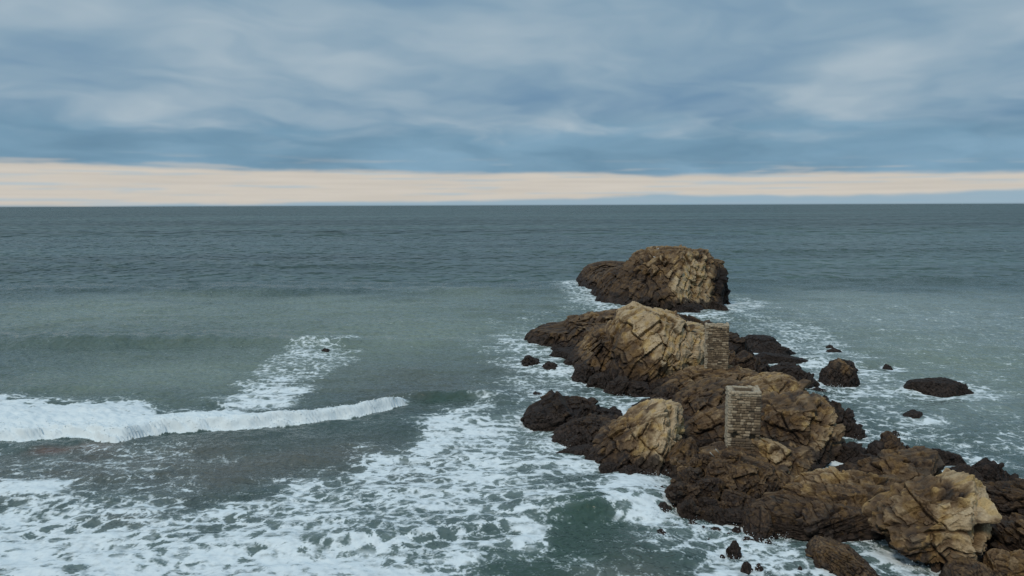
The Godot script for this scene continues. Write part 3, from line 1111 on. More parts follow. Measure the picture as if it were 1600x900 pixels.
	rock(t,"rock_block",-11.72,-11.19,[-2.59,-0.17,-1.69,1,-0.48,1.84,0.46,1.39,1.94,0.98,2.59,-0.17,2.8,-1.6,-2.8,-1.6],-0.15,7.68,6.15,{"s":16,"tone":0.12,"bed":40.16,"p":2.2,"wl":1.8,"rough":1.7,"ncut":4})
	rock(t,"rock_block",-9.41,0,[-2.78,-0.17,-1.96,1.19,-1.12,1.77,-0.07,2.03,1.22,1.24,1.85,0.7,2.78,-0.17,3.01,-1.6,-3.01,-1.6],-0.08,6.92,5.53,{"s":17,"tone":0.12,"bed":48.79,"p":2.2,"wl":1.8,"rough":1.7,"ncut":4})
	rock(t,"rock_block",-6.24,10.08,[-2.65,-0.16,-1.83,1.11,-1.05,1.71,0.01,1.67,0.9,1.26,1.85,0.87,2.65,-0.16,2.86,-1.6,-2.86,-1.6],-0.21,6.26,5.01,{"s":18,"tone":0.12,"bed":16,"p":2.2,"wl":1.8,"rough":1.7,"ncut":4})
	rock(t,"rock_block",1.56,17.01,[-3,-0.15,-1.95,1,-1.35,1.66,0.23,1.84,1.11,1.48,2.03,0.82,3,-0.15,3.24,-1.6,-3.24,-1.6],-0.15,5.82,4.66,{"s":19,"tone":0.12,"bed":35.07,"p":2.2,"wl":1.8,"rough":1.7,"ncut":4})
	rock(t,"rock_block",9.79,10.08,[-2.33,-0.16,-1.94,1.12,-0.85,1.74,-0.12,1.58,1.01,1.33,1.67,0.84,2.33,-0.16,2.52,-1.6,-2.52,-1.6],-0.2,7.26,5.81,{"s":20,"tone":0.12,"bed":19.16,"p":2.2,"wl":1.8,"rough":1.7,"ncut":4})
	rock(t,"rock_block",-14.08,-41.5,[-2.96,-0.2,-2.11,1.66,-0.67,2.76,0.52,2.04,1.73,1.05,2.96,-0.2,3.19,-1.6,-3.19,-1.6],0.23,11.54,9.23,{"s":21,"tone":0.2,"bed":18.78,"p":2.2,"wl":1.8,"rough":1.7,"ncut":4})
	rock(t,"rock_block",14.83,0,[-0.98,-0.17,-0.61,0.68,-0.29,0.76,0.23,0.97,0.62,0.44,0.98,-0.17,1.06,-1.6,-1.06,-1.6],-0.52,3.52,2.81,{"s":22,"tone":0.12,"bed":19.84,"p":2.2,"wl":1.8,"rough":1.7,"ncut":4})
	rock(t,"rock_toe",1.52,15.89,[-5.29,-0.46,-3.21,1.37,0.24,1.98,4.03,1.22,5.29,-0.76,5.71,-1.6,-5.71,-1.6],-0.1,6.53,5.22,{"s":23,"tone":0.12,"wl":3})
	t=thing("rock_outcrop","long outcrop with a broad cream slab and dark ledges, behind the square stone tower","rock outcrop",Vector3(20.92,0,-116.39),"")
	rock(t,"pale_slab",0,0,[-8.26,-1.66,-6.96,2.04,-6.05,5.91,-4.38,8.51,-2.87,9.18,-1.74,9.75,0.37,8.98,3.41,8.6,4.4,7.06,7.17,6.68,8.08,4.37,8.91,2.04,8.03,-0.88,8.68,-1.6,-8.91,-1.6],3.17,14.35,11.48,{"s":24,"tone":0.45,"bed":42,"p":2.8,"wl":1.6,"ncut":5,"plates":14,"cuts":[[0.55,0.35,0.76,0.78],[-0.45,0.6,0.66,0.72],[0.9,0.1,0.4,0.86]],"spots":[[5.33,3.69,4.71,0.5],[-0.47,8.03,4.52,0.4],[2.02,2.24,5.65,0.2],[-7.54,2.24,3.77,-0.12],[-3.65,-1.66,4.71,-0.2]]})
	rock(t,"rock_ledge",-6.64,-25.28,[-11.5,0.94,-10.11,2,-8.72,2.58,-6.17,2.93,-4.9,3.05,-3.63,4.22,0.18,5.04,4.22,5.39,7.68,5.86,10.25,4.34,11.5,-0.35,12.42,-1.6,-12.42,-1.6],1.53,14.94,11.95,{"s":25,"tone":0.27,"bed":38,"p":2,"wl":1.4,"rough":1.3,"ncut":2,"plates":14,"spots":[[1.93,3.17,4.58,0.15]]})
	rock(t,"rock_shoulder",-6.34,-6.2,[-6.11,-0.61,-5.22,1.02,-3.52,2.55,-1.03,4.89,1.97,5.6,5.52,3.06,6.11,-2.05,6.6,-1.6,-6.6,-1.6],1.43,15.02,12.01,{"s":26,"tone":0.36,"p":2.1,"wl":1.6,"rough":1.3,"ncut":3,"plates":12,"spots":[[-2,1.02,2.58,0.2]]})
	rock(t,"rock_block",-9.64,-17.11,[-2.96,-0.22,-2.09,1.33,0.2,2.22,2.06,1.77,2.96,-0.22,3.19,-1.6,-3.19,-1.6],0,7.3,5.84,{"s":27,"tone":0.18,"wl":2.2})
	rock(t,"rock_block",-11.47,-11.43,[-3.36,0.32,-2.32,1.38,-0.01,1.6,2.61,1.28,3.36,-0.21,3.63,-1.6,-3.63,-1.6],-0.26,4.22,3.37,{"s":28,"tone":0.1,"wl":2.2})
	rock(t,"rock_wedge",9.89,-18.31,[-4.32,1.45,-2.54,6.02,0,5.47,2.68,4.13,4.32,0.34,4.66,-1.6,-4.66,-1.6],1.6,7.96,6.37,{"s":29,"tone":0.16,"bed":20})
	rock(t,"rock_base",11.51,-3.74,[-3.95,-1.51,-3.05,2.3,-1.69,2.8,0.88,2.8,2.29,1.5,3.95,-0.9,4.26,-1.6,-4.26,-1.6],0.25,9.77,7.81,{"s":30,"tone":0.42,"bed":35,"wl":1.5})
	rock(t,"rock_block",-16.56,-31.54,[-1.82,-0.12,-1.39,0.65,-0.72,1.01,0.06,0.81,0.84,0.93,1.26,0.46,1.82,-0.12,1.96,-1.6,-1.96,-1.6],-0.5,2.88,2.31,{"s":31,"tone":0.14,"bed":40.05,"p":2.2,"wl":1.8,"rough":1.7,"ncut":4})
	rock(t,"rock_block",-13.62,-27.31,[-2.59,-0.12,-1.96,0.89,-1.07,1.43,0.14,1.99,0.85,1.36,1.96,0.64,2.59,-0.12,2.8,-1.6,-2.8,-1.6],-0.09,4.77,3.82,{"s":32,"tone":0.16,"bed":37.17,"p":2.2,"wl":1.8,"rough":1.7,"ncut":4})
	rock(t,"rock_block",-9.72,-20.14,[-2.46,-0.11,-1.85,1.13,-1,1.77,0.1,1.44,0.68,1.64,2.04,0.73,2.46,-0.11,2.66,-1.6,-2.66,-1.6],-0.19,4.85,3.88,{"s":33,"tone":0.2,"bed":30.97,"p":2.2,"wl":1.8,"rough":1.7,"ncut":4})
	rock(t,"rock_block",-13,-17.7,[-1.65,-0.11,-1.33,0.45,-0.53,0.91,-0.08,0.98,0.47,0.85,1.37,0.43,1.65,-0.11,1.78,-1.6,-1.78,-1.6],-0.52,2.38,1.9,{"s":34,"tone":0.12,"bed":19.6,"p":2.2,"wl":1.8,"rough":1.7,"ncut":4})
	rock(t,"rock_block",-9.9,-11.43,[-1.89,-0.11,-1.24,0.78,-0.51,1.36,0.48,1.03,1.32,0.83,1.89,-0.11,2.04,-1.6,-2.04,-1.6],-0.36,3.34,2.67,{"s":35,"tone":0.12,"bed":38.62,"p":2.2,"wl":1.8,"rough":1.7,"ncut":4})
	rock(t,"rock_block",-11.62,-5.2,[-1.5,-0.1,-1.05,0.8,-0.45,0.97,0.38,1.15,1,0.51,1.5,-0.1,1.62,-1.6,-1.62,-1.6],-0.44,2.61,2.09,{"s":36,"tone":0.12,"bed":19.23,"p":2.2,"wl":1.8,"rough":1.7,"ncut":4})
	rock(t,"rock_block",-10.1,3.09,[-2.05,-0.09,-1.49,1.24,-0.45,1.85,0.38,1.76,1.22,0.94,2.05,-0.09,2.22,-1.6,-2.22,-1.6],-0.15,3.75,3,{"s":37,"tone":0.2,"bed":35.63,"p":2.2,"wl":1.8,"rough":1.7,"ncut":4})
	rock(t,"rock_block",-8.51,8.82,[-1.95,-0.09,-1.54,1.04,-0.83,1.36,-0.05,1.53,0.67,1.58,1.3,0.57,1.95,-0.09,2.11,-1.6,-2.11,-1.6],-0.27,3.39,2.71,{"s":38,"tone":0.18,"bed":48.01,"p":2.2,"wl":1.8,"rough":1.7,"ncut":4})
	rock(t,"rock_block",-6.48,12.21,[-2.15,-0.09,-1.58,1.19,-0.72,1.25,-0.05,1.85,0.88,1.71,1.6,0.88,2.15,-0.09,2.32,-1.6,-2.32,-1.6],-0.15,3.5,2.8,{"s":39,"tone":0.22,"bed":45.15,"p":2.2,"wl":1.8,"rough":1.7,"ncut":4})
	rock(t,"rock_block",-3.96,13.65,[-2.12,-0.09,-1.75,0.88,-1.01,1.7,-0.02,1.46,0.92,1.38,1.36,0.75,2.12,-0.09,2.29,-1.6,-2.29,-1.6],-0.21,3.4,2.72,{"s":40,"tone":0.2,"bed":19.23,"p":2.2,"wl":1.8,"rough":1.7,"ncut":4})
	rock(t,"rock_block",-0.65,11.84,[-2.16,-0.09,-1.73,0.88,-0.81,1.38,0.15,1.56,0.6,1.88,1.59,0.94,2.16,-0.09,2.33,-1.6,-2.33,-1.6],-0.14,3.83,3.06,{"s":41,"tone":0.24,"bed":17.15,"p":2.2,"wl":1.8,"rough":1.7,"ncut":4})
	rock(t,"rock_block",3,7.24,[-2.25,-0.09,-1.7,1.39,-0.41,1.76,0.59,2.28,1.64,1.27,2.25,-0.09,2.43,-1.6,-2.43,-1.6],0.03,4.49,3.59,{"s":42,"tone":0.28,"bed":15.26,"p":2.2,"wl":1.8,"rough":1.7,"ncut":4})
	rock(t,"rock_block",5.86,2.23,[-1.88,-0.1,-1.58,0.81,-0.82,1.39,-0.07,1.48,0.77,1.03,1.21,0.58,1.88,-0.1,2.03,-1.6,-2.03,-1.6],-0.3,3.43,2.75,{"s":43,"tone":0.2,"bed":19.36,"p":2.2,"wl":1.8,"rough":1.7,"ncut":4})
	rock(t,"rock_block",-7.04,-13.64,[-1.92,-0.11,-1.33,0.81,-0.37,1.48,0.42,1.23,1.13,0.78,1.92,-0.11,2.08,-1.6,-2.08,-1.6],-0.3,3.94,3.15,{"s":44,"tone":0.42,"bed":28.64,"p":2.2,"wl":0.8,"rough":1.7,"ncut":4})
	rock(t,"rock_ledge",14.99,-11.43,[-3.56,-0.53,-1.37,3.51,0.19,4.03,1.46,3.51,2.67,1.6,3.56,-0.21,3.85,-1.6,-3.85,-1.6],0.77,7.69,6.15,{"s":45,"tone":0.14,"bed":25,"wl":2.2})
	t=thing("rock_ridge","dark layered ridge carrying the square stone tower","rock ridge",Vector3(24.42,0,-100.99),"")
	rock(t,"rock_slab",0,0,[-8.98,-1.53,-6.92,0,-4.45,1.53,-0.74,3.22,2.98,3.81,5.9,3.56,8.51,2.55,8.98,-1.53,9.69,-1.6,-9.69,-1.6],0.67,8.23,6.58,{"s":46,"tone":0.36,"bed":32,"p":2.2,"rough":1.3,"ncut":4,"plates":14,"cuts":[[-0.5,0.7,0.5,0.66]],"spots":[[3.01,2.71,4.09,0.12]]})
	rock(t,"rock_slab",-2.98,9.37,[-6.25,-1.55,-4.01,0.31,-0.65,2.63,2.71,4.02,5.73,4.02,6.25,-0.62,6.75,-1.6,-6.75,-1.6],0.76,6.85,5.48,{"s":47,"tone":0.38,"bed":32,"p":2.2,"rough":1.4,"ncut":4,"plates":14,"cuts":[[-0.5,0.68,0.53,0.66]]})
	rock(t,"rock_slab",-3.29,19.06,[-5.11,-1.26,-3.45,0.7,-0.79,2.78,1.9,3.75,4.27,3.48,5.11,-1.54,5.52,-1.6,-5.52,-1.6],0.65,4.75,3.8,{"s":48,"tone":0.34,"bed":30,"p":2.2,"wl":0.8,"rough":1.4,"ncut":4,"plates":14,"cuts":[[-0.45,0.7,0.55,0.68]]})
	rock(t,"rock_footing",-3.34,29.49,[-4.08,-0.18,-2.94,1.66,-1.59,2.39,0.6,2.82,2.68,2.57,4.08,0,4.41,-1.6,-4.41,-1.6],0.26,3.68,2.94,{"s":49,"tone":0.36,"bed":22,"p":2.2,"wl":0.5,"rough":1.3,"ncut":4})
	rock(t,"rock_slab",6.53,7.34,[-4.99,-0.4,-3.39,3,-1.1,3.86,0.66,4.34,2.12,4.49,3.45,3.94,4.12,2.61,4.99,0,5.39,-1.6,-5.39,-1.6],0.96,6.37,5.1,{"s":50,"tone":0.5,"bed":18,"p":3,"wl":1.4,"plates":14,"cuts":[[0.6,0.2,0.77,0.82],[-0.2,0.85,0.5,0.85]],"spots":[[-0.09,3.55,3.03,0.22],[3.04,2.37,1.67,0.2]]})
	rock(t,"rock_slab",4.03,20.86,[-5.12,-0.82,-4.01,2.05,-1.94,3.81,0.68,4.76,2.77,5.23,3.86,4.56,4.27,2.59,4.79,-0.14,5.12,-1.64,5.53,-1.6,-5.53,-1.6],1.27,7.93,6.34,{"s":51,"tone":0.41,"bed":14,"p":3,"wl":1,"rough":1.2,"plates":14,"cuts":[[0.85,0.05,0.5,0.84],[-0.2,0.6,0.77,0.78]],"spots":[[2.75,2.59,2.27,0.2],[-1.14,-0.14,2.59,0.1],[2.92,-1.85,1.62,-0.3]]})
	rock(t,"rock_terrace",-5.29,33.33,[-6.09,-1.76,-5.45,0.18,-3.61,1.34,-1.67,2.5,0.57,3.08,2.83,2.85,4.29,1.34,6.09,-1.46,6.58,-1.6,-6.58,-1.6],0.37,7.99,6.39,{"s":52,"tone":0.36,"bed":25,"p":2.5,"wl":0.9,"rough":1.5,"plates":14,"cuts":[[-0.2,0.8,0.55,0.7]]})
	rock(t,"rock_block",-7.64,8.8,[-1.91,-0.08,-1.48,0.92,-0.8,1.38,-0.02,1.92,0.63,1.26,1.27,0.76,1.91,-0.08,2.06,-1.6,-2.06,-1.6],-0.12,3.25,2.6,{"s":53,"tone":0.26,"bed":36.16,"p":2.2,"wl":1.8,"rough":1.7,"ncut":4})
	rock(t,"rock_block",-4.24,3.32,[-2.02,-0.08,-1.46,1.04,-0.63,1.62,0,2.38,0.62,2.18,1.44,0.79,2.02,-0.08,2.18,-1.6,-2.18,-1.6],0.07,4.17,3.33,{"s":54,"tone":0.34,"bed":22.65,"p":2.2,"wl":1.8,"rough":1.7,"ncut":4})
	rock(t,"rock_block",-9.23,13.71,[-1.45,-0.07,-1.03,0.57,-0.58,1.03,0.08,1.37,0.48,1.16,1.15,0.48,1.45,-0.07,1.56,-1.6,-1.56,-1.6],-0.35,2.05,1.64,{"s":55,"tone":0.2,"bed":31.25,"p":2.2,"wl":1.8,"rough":1.7,"ncut":4})
	rock(t,"rock_block",12.39,-16.77,[-2.42,-0.1,-1.48,1.37,-0.44,1.87,0.44,1.5,1.53,1.04,2.42,-0.1,2.62,-1.6,-2.62,-1.6],-0.14,4.42,3.54,{"s":56,"tone":0.24,"bed":43.41,"p":2.2,"wl":1.8,"rough":1.7,"ncut":4})
	rock(t,"rock_block",12.54,-9.78,[-1.82,-0.09,-1.28,0.67,-0.5,1.12,0.4,1.13,1.17,0.69,1.82,-0.09,1.97,-1.6,-1.97,-1.6],-0.45,2.53,2.03,{"s":57,"tone":0.14,"bed":26.95,"p":2.2,"wl":1.8,"rough":1.7,"ncut":4})
	rock(t,"rock_block",12.13,2.67,[-1.22,-0.08,-0.97,0.57,-0.32,1.07,0.19,0.88,0.7,0.66,1.22,-0.08,1.32,-1.6,-1.32,-1.6],-0.48,2.01,1.61,{"s":58,"tone":0.2,"bed":34.73,"p":2.2,"wl":1.8,"rough":1.7,"ncut":4})
	rock(t,"rock_block",8.44,21.29,[-0.99,-0.07,-0.79,0.69,-0.17,0.76,0.15,0.92,0.72,0.46,0.99,-0.07,1.07,-1.6,-1.07,-1.6],-0.54,1.53,1.23,{"s":59,"tone":0.14,"bed":21.29,"p":2.2,"wl":1.8,"rough":1.7,"ncut":4})
	rock(t,"rock_block",3.61,29.49,[-1.19,-0.06,-0.85,0.54,-0.19,0.66,0.26,0.83,0.8,0.48,1.19,-0.06,1.29,-1.6,-1.29,-1.6],-0.58,1.09,0.87,{"s":60,"tone":0.2,"bed":28.14,"p":2.2,"wl":1.8,"rough":1.7,"ncut":4})
	rock(t,"rock_block",3.36,-11.45,[-2.13,-0.09,-1.28,0.95,-0.41,1.25,0.52,1.53,1.5,0.81,2.13,-0.09,2.3,-1.6,-2.3,-1.6],-0.28,3.33,2.67,{"s":61,"tone":0.26,"bed":31.93,"p":2.2,"wl":1.8,"rough":1.7,"ncut":4})
	rock(t,"rock_block",10.11,-13.17,[-2.95,-0.19,-1.9,2.48,-0.06,3.43,1.66,2.48,2.95,0.29,3.19,-1.6,-3.19,-1.6],0.51,5.01,4.01,{"s":62,"tone":0.2,"bed":25})
	t=thing("rock_outcrop","outcrop with a cracked cream block and dark low ledges reaching into the surf","rock outcrop",Vector3(12.02,0,-76.37),"")
	rock(t,"pale_block",0,0,[-4.71,0,-3.78,1.31,-2.52,2.48,-0.39,3.84,1.49,4.87,3.13,5.13,4.33,4.94,5.05,3.64,4.72,1.7,4.13,-0.59,3.78,-1.97,4.12,-1.6,-5.05,-1.6],1.23,6.25,5,{"s":63,"tone":0.46,"bed":50,"p":2.8,"wl":1,"rough":1.2,"ncut":4,"plates":8,"cuts":[[0.75,0.2,0.63,0.8],[-0.55,0.62,0.56,0.72],[0.1,0.4,0.91,0.86]],"spots":[[3.16,3.64,2.1,0.52],[1.28,2.35,2.47,0.3],[3.84,1.04,1.73,0.3],[-1.85,-0.26,3.09,-0.2]]})
	rock(t,"rock_ledge",-4.24,-13.85,[-6.28,0.23,-5.54,1.6,-4.05,2.44,-2.49,3.2,-1.67,2.29,-0.33,2.44,0.87,2.29,1.99,1.3,3.71,0.92,5.29,0.53,6.28,-1.15,6.79,-1.6,-6.79,-1.6],0.42,4.46,3.57,{"s":64,"tone":0.12,"bed":30,"p":2,"wl":1.6,"rough":1.4,"ncut":2,"plates":14})
	rock(t,"rock_ledge",-3.76,-6.48,[-4.48,-0.35,-3.32,0.92,-1.81,1.76,-0.03,2.25,2.03,2.25,3.75,1.27,4.48,-1.13,4.84,-1.6,-4.84,-1.6],0.02,4.01,3.21,{"s":65,"tone":0.18,"bed":35,"p":2,"wl":1.4,"rough":1.4,"ncut":2,"plates":14})
	rock(t,"rock_block",-9.29,-15.25,[-0.99,-0.08,-0.65,0.41,-0.45,0.82,0.08,0.82,0.35,0.76,0.67,0.33,0.99,-0.08,1.06,-1.6,-1.06,-1.6],-0.58,1.51,1.21,{"s":66,"tone":0.12,"bed":21.97,"p":2.2,"wl":1.8,"rough":1.7,"ncut":4})
	rock(t,"rock_block",-7.73,-13.03,[-1.48,-0.08,-0.97,0.8,-0.54,1.21,0.04,1.36,0.57,1.06,1.24,0.62,1.48,-0.08,1.6,-1.6,-1.6,-1.6],-0.36,2.14,1.72,{"s":67,"tone":0.14,"bed":25.75,"p":2.2,"wl":1.8,"rough":1.7,"ncut":4})
	rock(t,"rock_block",-5.76,-13.57,[-1.49,-0.08,-1.11,0.6,-0.66,0.92,-0.06,1.18,0.44,1.09,1.09,0.5,1.49,-0.08,1.61,-1.6,-1.61,-1.6],-0.43,1.93,1.55,{"s":68,"tone":0.16,"bed":31.38,"p":2.2,"wl":1.8,"rough":1.7,"ncut":4})
	rock(t,"rock_block",-4.35,-10.91,[-1.45,-0.07,-1,0.75,-0.23,0.97,0.38,1.15,0.97,0.5,1.45,-0.07,1.56,-1.6,-1.56,-1.6],-0.44,1.82,1.46,{"s":69,"tone":0.14,"bed":23.22,"p":2.2,"wl":1.8,"rough":1.7,"ncut":4})
	rock(t,"rock_block",-2.1,-13.03,[-1.33,-0.08,-0.79,0.7,-0.38,0.79,0.23,0.76,0.96,0.57,1.33,-0.08,1.44,-1.6,-1.44,-1.6],-0.6,1.68,1.34,{"s":70,"tone":0.16,"bed":46.49,"p":2.2,"wl":1.8,"rough":1.7,"ncut":4})
	rock(t,"rock_block",-6.58,-5.56,[-1.36,-0.07,-1.1,0.41,-0.59,0.65,0.08,0.72,0.43,0.85,0.88,0.38,1.36,-0.07,1.47,-1.6,-1.47,-1.6],-0.57,1.42,1.13,{"s":71,"tone":0.14,"bed":40.69,"p":2.2,"wl":1.8,"rough":1.7,"ncut":4})
	rock(t,"rock_block",-4.81,-3.98,[-1.47,-0.07,-1.24,0.59,-0.57,0.98,-0.1,1.11,0.67,0.88,1.1,0.41,1.47,-0.07,1.59,-1.6,-1.59,-1.6],-0.46,1.75,1.4,{"s":72,"tone":0.18,"bed":24.62,"p":2.2,"wl":1.8,"rough":1.7,"ncut":4})
	rock(t,"rock_block",-3.67,-0.8,[-1.41,-0.07,-1.16,0.79,-0.42,0.89,0.11,1.09,0.59,1.09,0.98,0.56,1.41,-0.07,1.53,-1.6,-1.53,-1.6],-0.47,1.79,1.43,{"s":73,"tone":0.22,"bed":37.89,"p":2.2,"wl":1.8,"rough":1.7,"ncut":4})
	rock(t,"rock_block",-4.19,1.18,[-0.94,-0.06,-0.77,0.47,-0.39,0.63,0,0.72,0.34,0.48,0.65,0.33,0.94,-0.06,1.01,-1.6,-1.01,-1.6],-0.63,1.03,0.83,{"s":74,"tone":0.12,"bed":40.98,"p":2.2,"wl":1.8,"rough":1.7,"ncut":4})
	rock(t,"rock_block",-2.69,4.16,[-1.32,-0.06,-1,0.75,-0.27,0.81,0.4,0.78,0.85,0.58,1.32,-0.06,1.43,-1.6,-1.43,-1.6],-0.59,1.42,1.14,{"s":75,"tone":0.2,"bed":35.91,"p":2.2,"wl":1.8,"rough":1.7,"ncut":4})
	rock(t,"rock_block",-1.06,5.4,[-1.3,-0.06,-0.94,0.56,-0.54,0.76,-0.13,1.04,0.53,0.84,1.02,0.41,1.3,-0.06,1.41,-1.6,-1.41,-1.6],-0.49,1.38,1.1,{"s":76,"tone":0.2,"bed":24.3,"p":2.2,"wl":1.8,"rough":1.7,"ncut":4})
	rock(t,"rock_block",0.62,5.92,[-1.29,-0.06,-1.08,0.43,-0.5,0.7,0.03,0.85,0.56,0.86,0.94,0.43,1.29,-0.06,1.4,-1.6,-1.4,-1.6],-0.57,1.21,0.97,{"s":77,"tone":0.22,"bed":17.42,"p":2.2,"wl":1.8,"rough":1.7,"ncut":4})
	rock(t,"rock_block",2.19,5.4,[-1.01,-0.06,-0.69,0.43,-0.43,0.66,-0.1,0.95,0.4,0.64,0.67,0.37,1.01,-0.06,1.09,-1.6,-1.09,-1.6],-0.53,1.23,0.98,{"s":78,"tone":0.2,"bed":41.02,"p":2.2,"wl":1.8,"rough":1.7,"ncut":4})
	rock(t,"rock_spit",-5.48,-1.84,[-2.44,-0.33,-1.34,0.2,-0.04,0.53,1.26,0.73,2.44,0.07,2.63,-1.6,-2.63,-1.6],-0.62,1.44,1.15,{"s":79,"tone":0.1})
	rock(t,"rock_shelf",4.67,-14.4,[-3.16,0,-2.35,1.08,-0.94,1.84,1.31,2.15,2.52,1.61,3.16,-0.23,3.41,-1.6,-3.41,-1.6],-0.03,4.52,3.61,{"s":80,"tone":0.22,"bed":20,"wl":1.6})
	rock(self,"boulder",16.38,-71.67,[-1.79,-0.25,-1.37,2.4,-0.61,3.13,0.58,3.01,1.39,1.66,1.79,-0.25,1.94,-1.6,-1.94,-1.6],0.39,2.72,2.18,{"s":81,"tone":0.3,"p":2.8,"wl":1})
	tag(last,"brown boulder wedged against the right foot of the cracked cream block","boulder","")
	rock(self,"boulder",24.44,-69.78,[-2.57,1.02,-2.53,3.59,-1.49,3.59,0.97,2.93,2.33,2.4,2.57,0.72,0.14,0.12,-2.2,0.42],1.58,3.2,2.56,{"s":82,"tone":0.52,"bed":15,"p":3.4,"wl":0.5,"cuts":[[-0.3,0.25,0.92,0.82]],"spots":[[-1.22,2.52,1.41,0.2]]})
	tag(last,"blocky tan boulder just below the square stone tower","boulder","")
	rock(self,"boulder",23.16,-65.66,[-1.57,0,-1.41,1.93,-0.44,2.27,0.95,1.7,1.57,0,1.69,-1.6,-1.69,-1.6],0.02,2.45,1.96,{"s":83,"tone":0.5,"bed":10,"wl":0.6})
	tag(last,"rounded ochre boulder in front of the blocky tan boulder","boulder","")
	t=thing("rock_ridge","long foreground ridge of tan strata ending in a massive pale block","rock ridge",Vector3(33.09,0,-65.66),"")
	rock(t,"rock_slab",0,0,[-4.25,0.17,-3.47,2.21,-2.18,2.89,-0.63,3.45,1.33,3.67,3.44,4.01,3.83,3,4.25,1.3,4.59,-1.6,-4.59,-1.6],0.76,3.4,2.72,{"s":84,"tone":0.36,"bed":8,"p":3.2,"wl":0.8,"ncut":5,"cuts":[[0.8,0.1,0.6,0.85],[-0.1,0.7,0.7,0.85]]})
	rock(t,"rock_strata",-5.01,3.4,[-7.18,-0.32,-5.58,1.51,-4.07,2.8,-1.74,3.12,0.24,2.91,3.11,2.69,5.49,2.05,7.18,-0.32,7.76,-1.6,-7.76,-1.6],0.38,3.08,3.1,{"s":85,"tone":0.42,"bed":12,"p":2.4,"wl":0.5,"rough":1.5,"ncut":4,"plates":14,"cuts":[[-0.2,0.85,0.45,0.75]],"spots":[[-2.6,2.53,1.76,0.25]]})
	rock(t,"rock_strata",-7.06,5.49,[-6.82,-0.21,-5.88,1.67,-3.64,2.61,-0.38,2.77,2.64,2.61,5.44,2.09,6.82,-0.21,7.37,-1.6,-7.37,-1.6],0.23,2.19,2.95,{"s":86,"bed":12,"wl":0.5,"rough":1.6,"ncut":4,"plates":14,"cuts":[[-0.1,0.85,0.5,0.74]]})
	rock(t,"rock_strata",-8.71,6.97,[-6.47,0.1,-5.88,1.64,-3.98,2.25,-0.29,2.14,2.68,1.79,5.16,1.23,6.47,-0.21,6.99,-1.6,-6.99,-1.6],0.02,2.09,2.8,{"s":87,"tone":0.35,"bed":10,"p":2.8,"rough":1.5,"ncut":4,"plates":14,"cuts":[[-0.1,0.85,0.5,0.72],[0.1,-0.25,0.96,0.85]]})
	rock(t,"rock_block",-13.87,7.21,[-1.53,0.1,-1.17,1.32,-0.01,1.83,0.99,1.22,1.53,-0.2,1.65,-1.6,-1.65,-1.6],-0.16,1.17,0.94,{"s":88,"tone":0.3,"bed":60,"wl":0.6})
	rock(t,"pale_block",-2.77,10.59,[-3.84,1.54,-3.31,2.89,-1.75,4.03,0.05,4.79,1.86,5.27,2.67,5.65,3.57,5.13,3.84,4.41,3.37,3.22,2.89,2.7,3.3,0.58,3.06,-0.87,1.33,-1.45,-0.94,-0.77,-2.73,0.58],1.53,4.2,3.36,{"s":89,"bed":16,"p":3,"wl":0.4,"rough":1.25,"ncut":4,"plates":9,"cuts":[[0.93,-0.1,0.35,0.84],[-0.05,0.55,0.83,0.82],[-0.6,-0.35,0.72,0.8]],"spots":[[1.07,2.98,1.87,0.32],[2.59,4.65,1.51,0.42],[-1.7,2.98,2.23,0.12],[3.05,0.82,1.34,-0.4]]})
	t=thing("rock_mass","dark rock bank on the right flank of the massive pale block","rock bank",Vector3(39.9,0,-59.67),"")
	rock(t,"rock_bank",0,0,[-4.76,-0.83,-4.29,1.4,-3.47,2.64,-1.99,2.85,0,3,2.51,2.8,4.76,-0.68,5.14,-1.6,-5.14,-1.6],0.33,3.52,2.81,{"s":90,"tone":0.16,"bed":25,"wl":1.6,"rough":1.2,"plates":14})
	rock(t,"rock_bank",-3.28,5.65,[-3.99,-0.62,-3.54,1.61,-2.13,2.37,-0.33,2.65,1.97,2.08,3.99,-0.62,4.31,-1.6,-4.31,-1.6],0.18,2.74,2.19,{"s":91,"tone":0.26,"bed":-20,"wl":1,"rough":1.3,"plates":14})
	t=thing("boulder","dark triangular boulder at the water edge beyond the flat-topped slab","boulder",Vector3(42.72,0,-67.98),"")
	rock(t,"rock_peak",0,0,[-2.27,0.06,-1.84,1.35,-1.09,2.05,-0.49,2.4,0.46,1.7,1.42,0.82,2.27,0,2.46,-1.6,-2.46,-1.6],0.08,2.01,1.61,{"s":92,"tone":0.1,"wl":3})
	rock(t,"rock_foot",-2.84,0.48,[-1.86,0.23,-1.15,1.51,-0.06,2.09,0.98,1.63,1.86,0.12,2.01,-1.6,-2.01,-1.6],-0.05,1.84,1.47,{"s":93,"tone":0.14,"wl":2})
	rock(self,"rock_shard",42.73,-74.99,[-2.23,0.64,-2.02,1.28,-0.95,1.09,0.95,0.58,2.23,0,2.41,-1.6,-2.41,-1.6],-0.39,1.14,0.97,{"s":94,"tone":0.08,"wl":3})
	tag(last,"thin black shard of rock pointing along the water edge","rock shard","")
	rock(self,"boulder",37.38,-75.58,[-1.26,-0.13,-0.94,2.39,-0.27,2.71,0.71,1.94,1.26,-0.13,1.36,-1.6,-1.36,-1.6],0.21,1.54,1.23,{"s":95,"tone":0.26,"p":3,"wl":0.6})
	tag(last,"upright angular brown boulder at the water edge above the flat-topped slab","boulder","")
	rock(self,"boulder",38.72,-75.19,[-1.09,-0.13,-0.75,1.86,0.02,1.41,1.09,0.13,1.18,-1.6,-1.18,-1.6],-0.15,1.33,1.07,{"s":96,"tone":0.12,"wl":2})
	tag(last,"dark pointed boulder leaning against the upright angular one","boulder","")
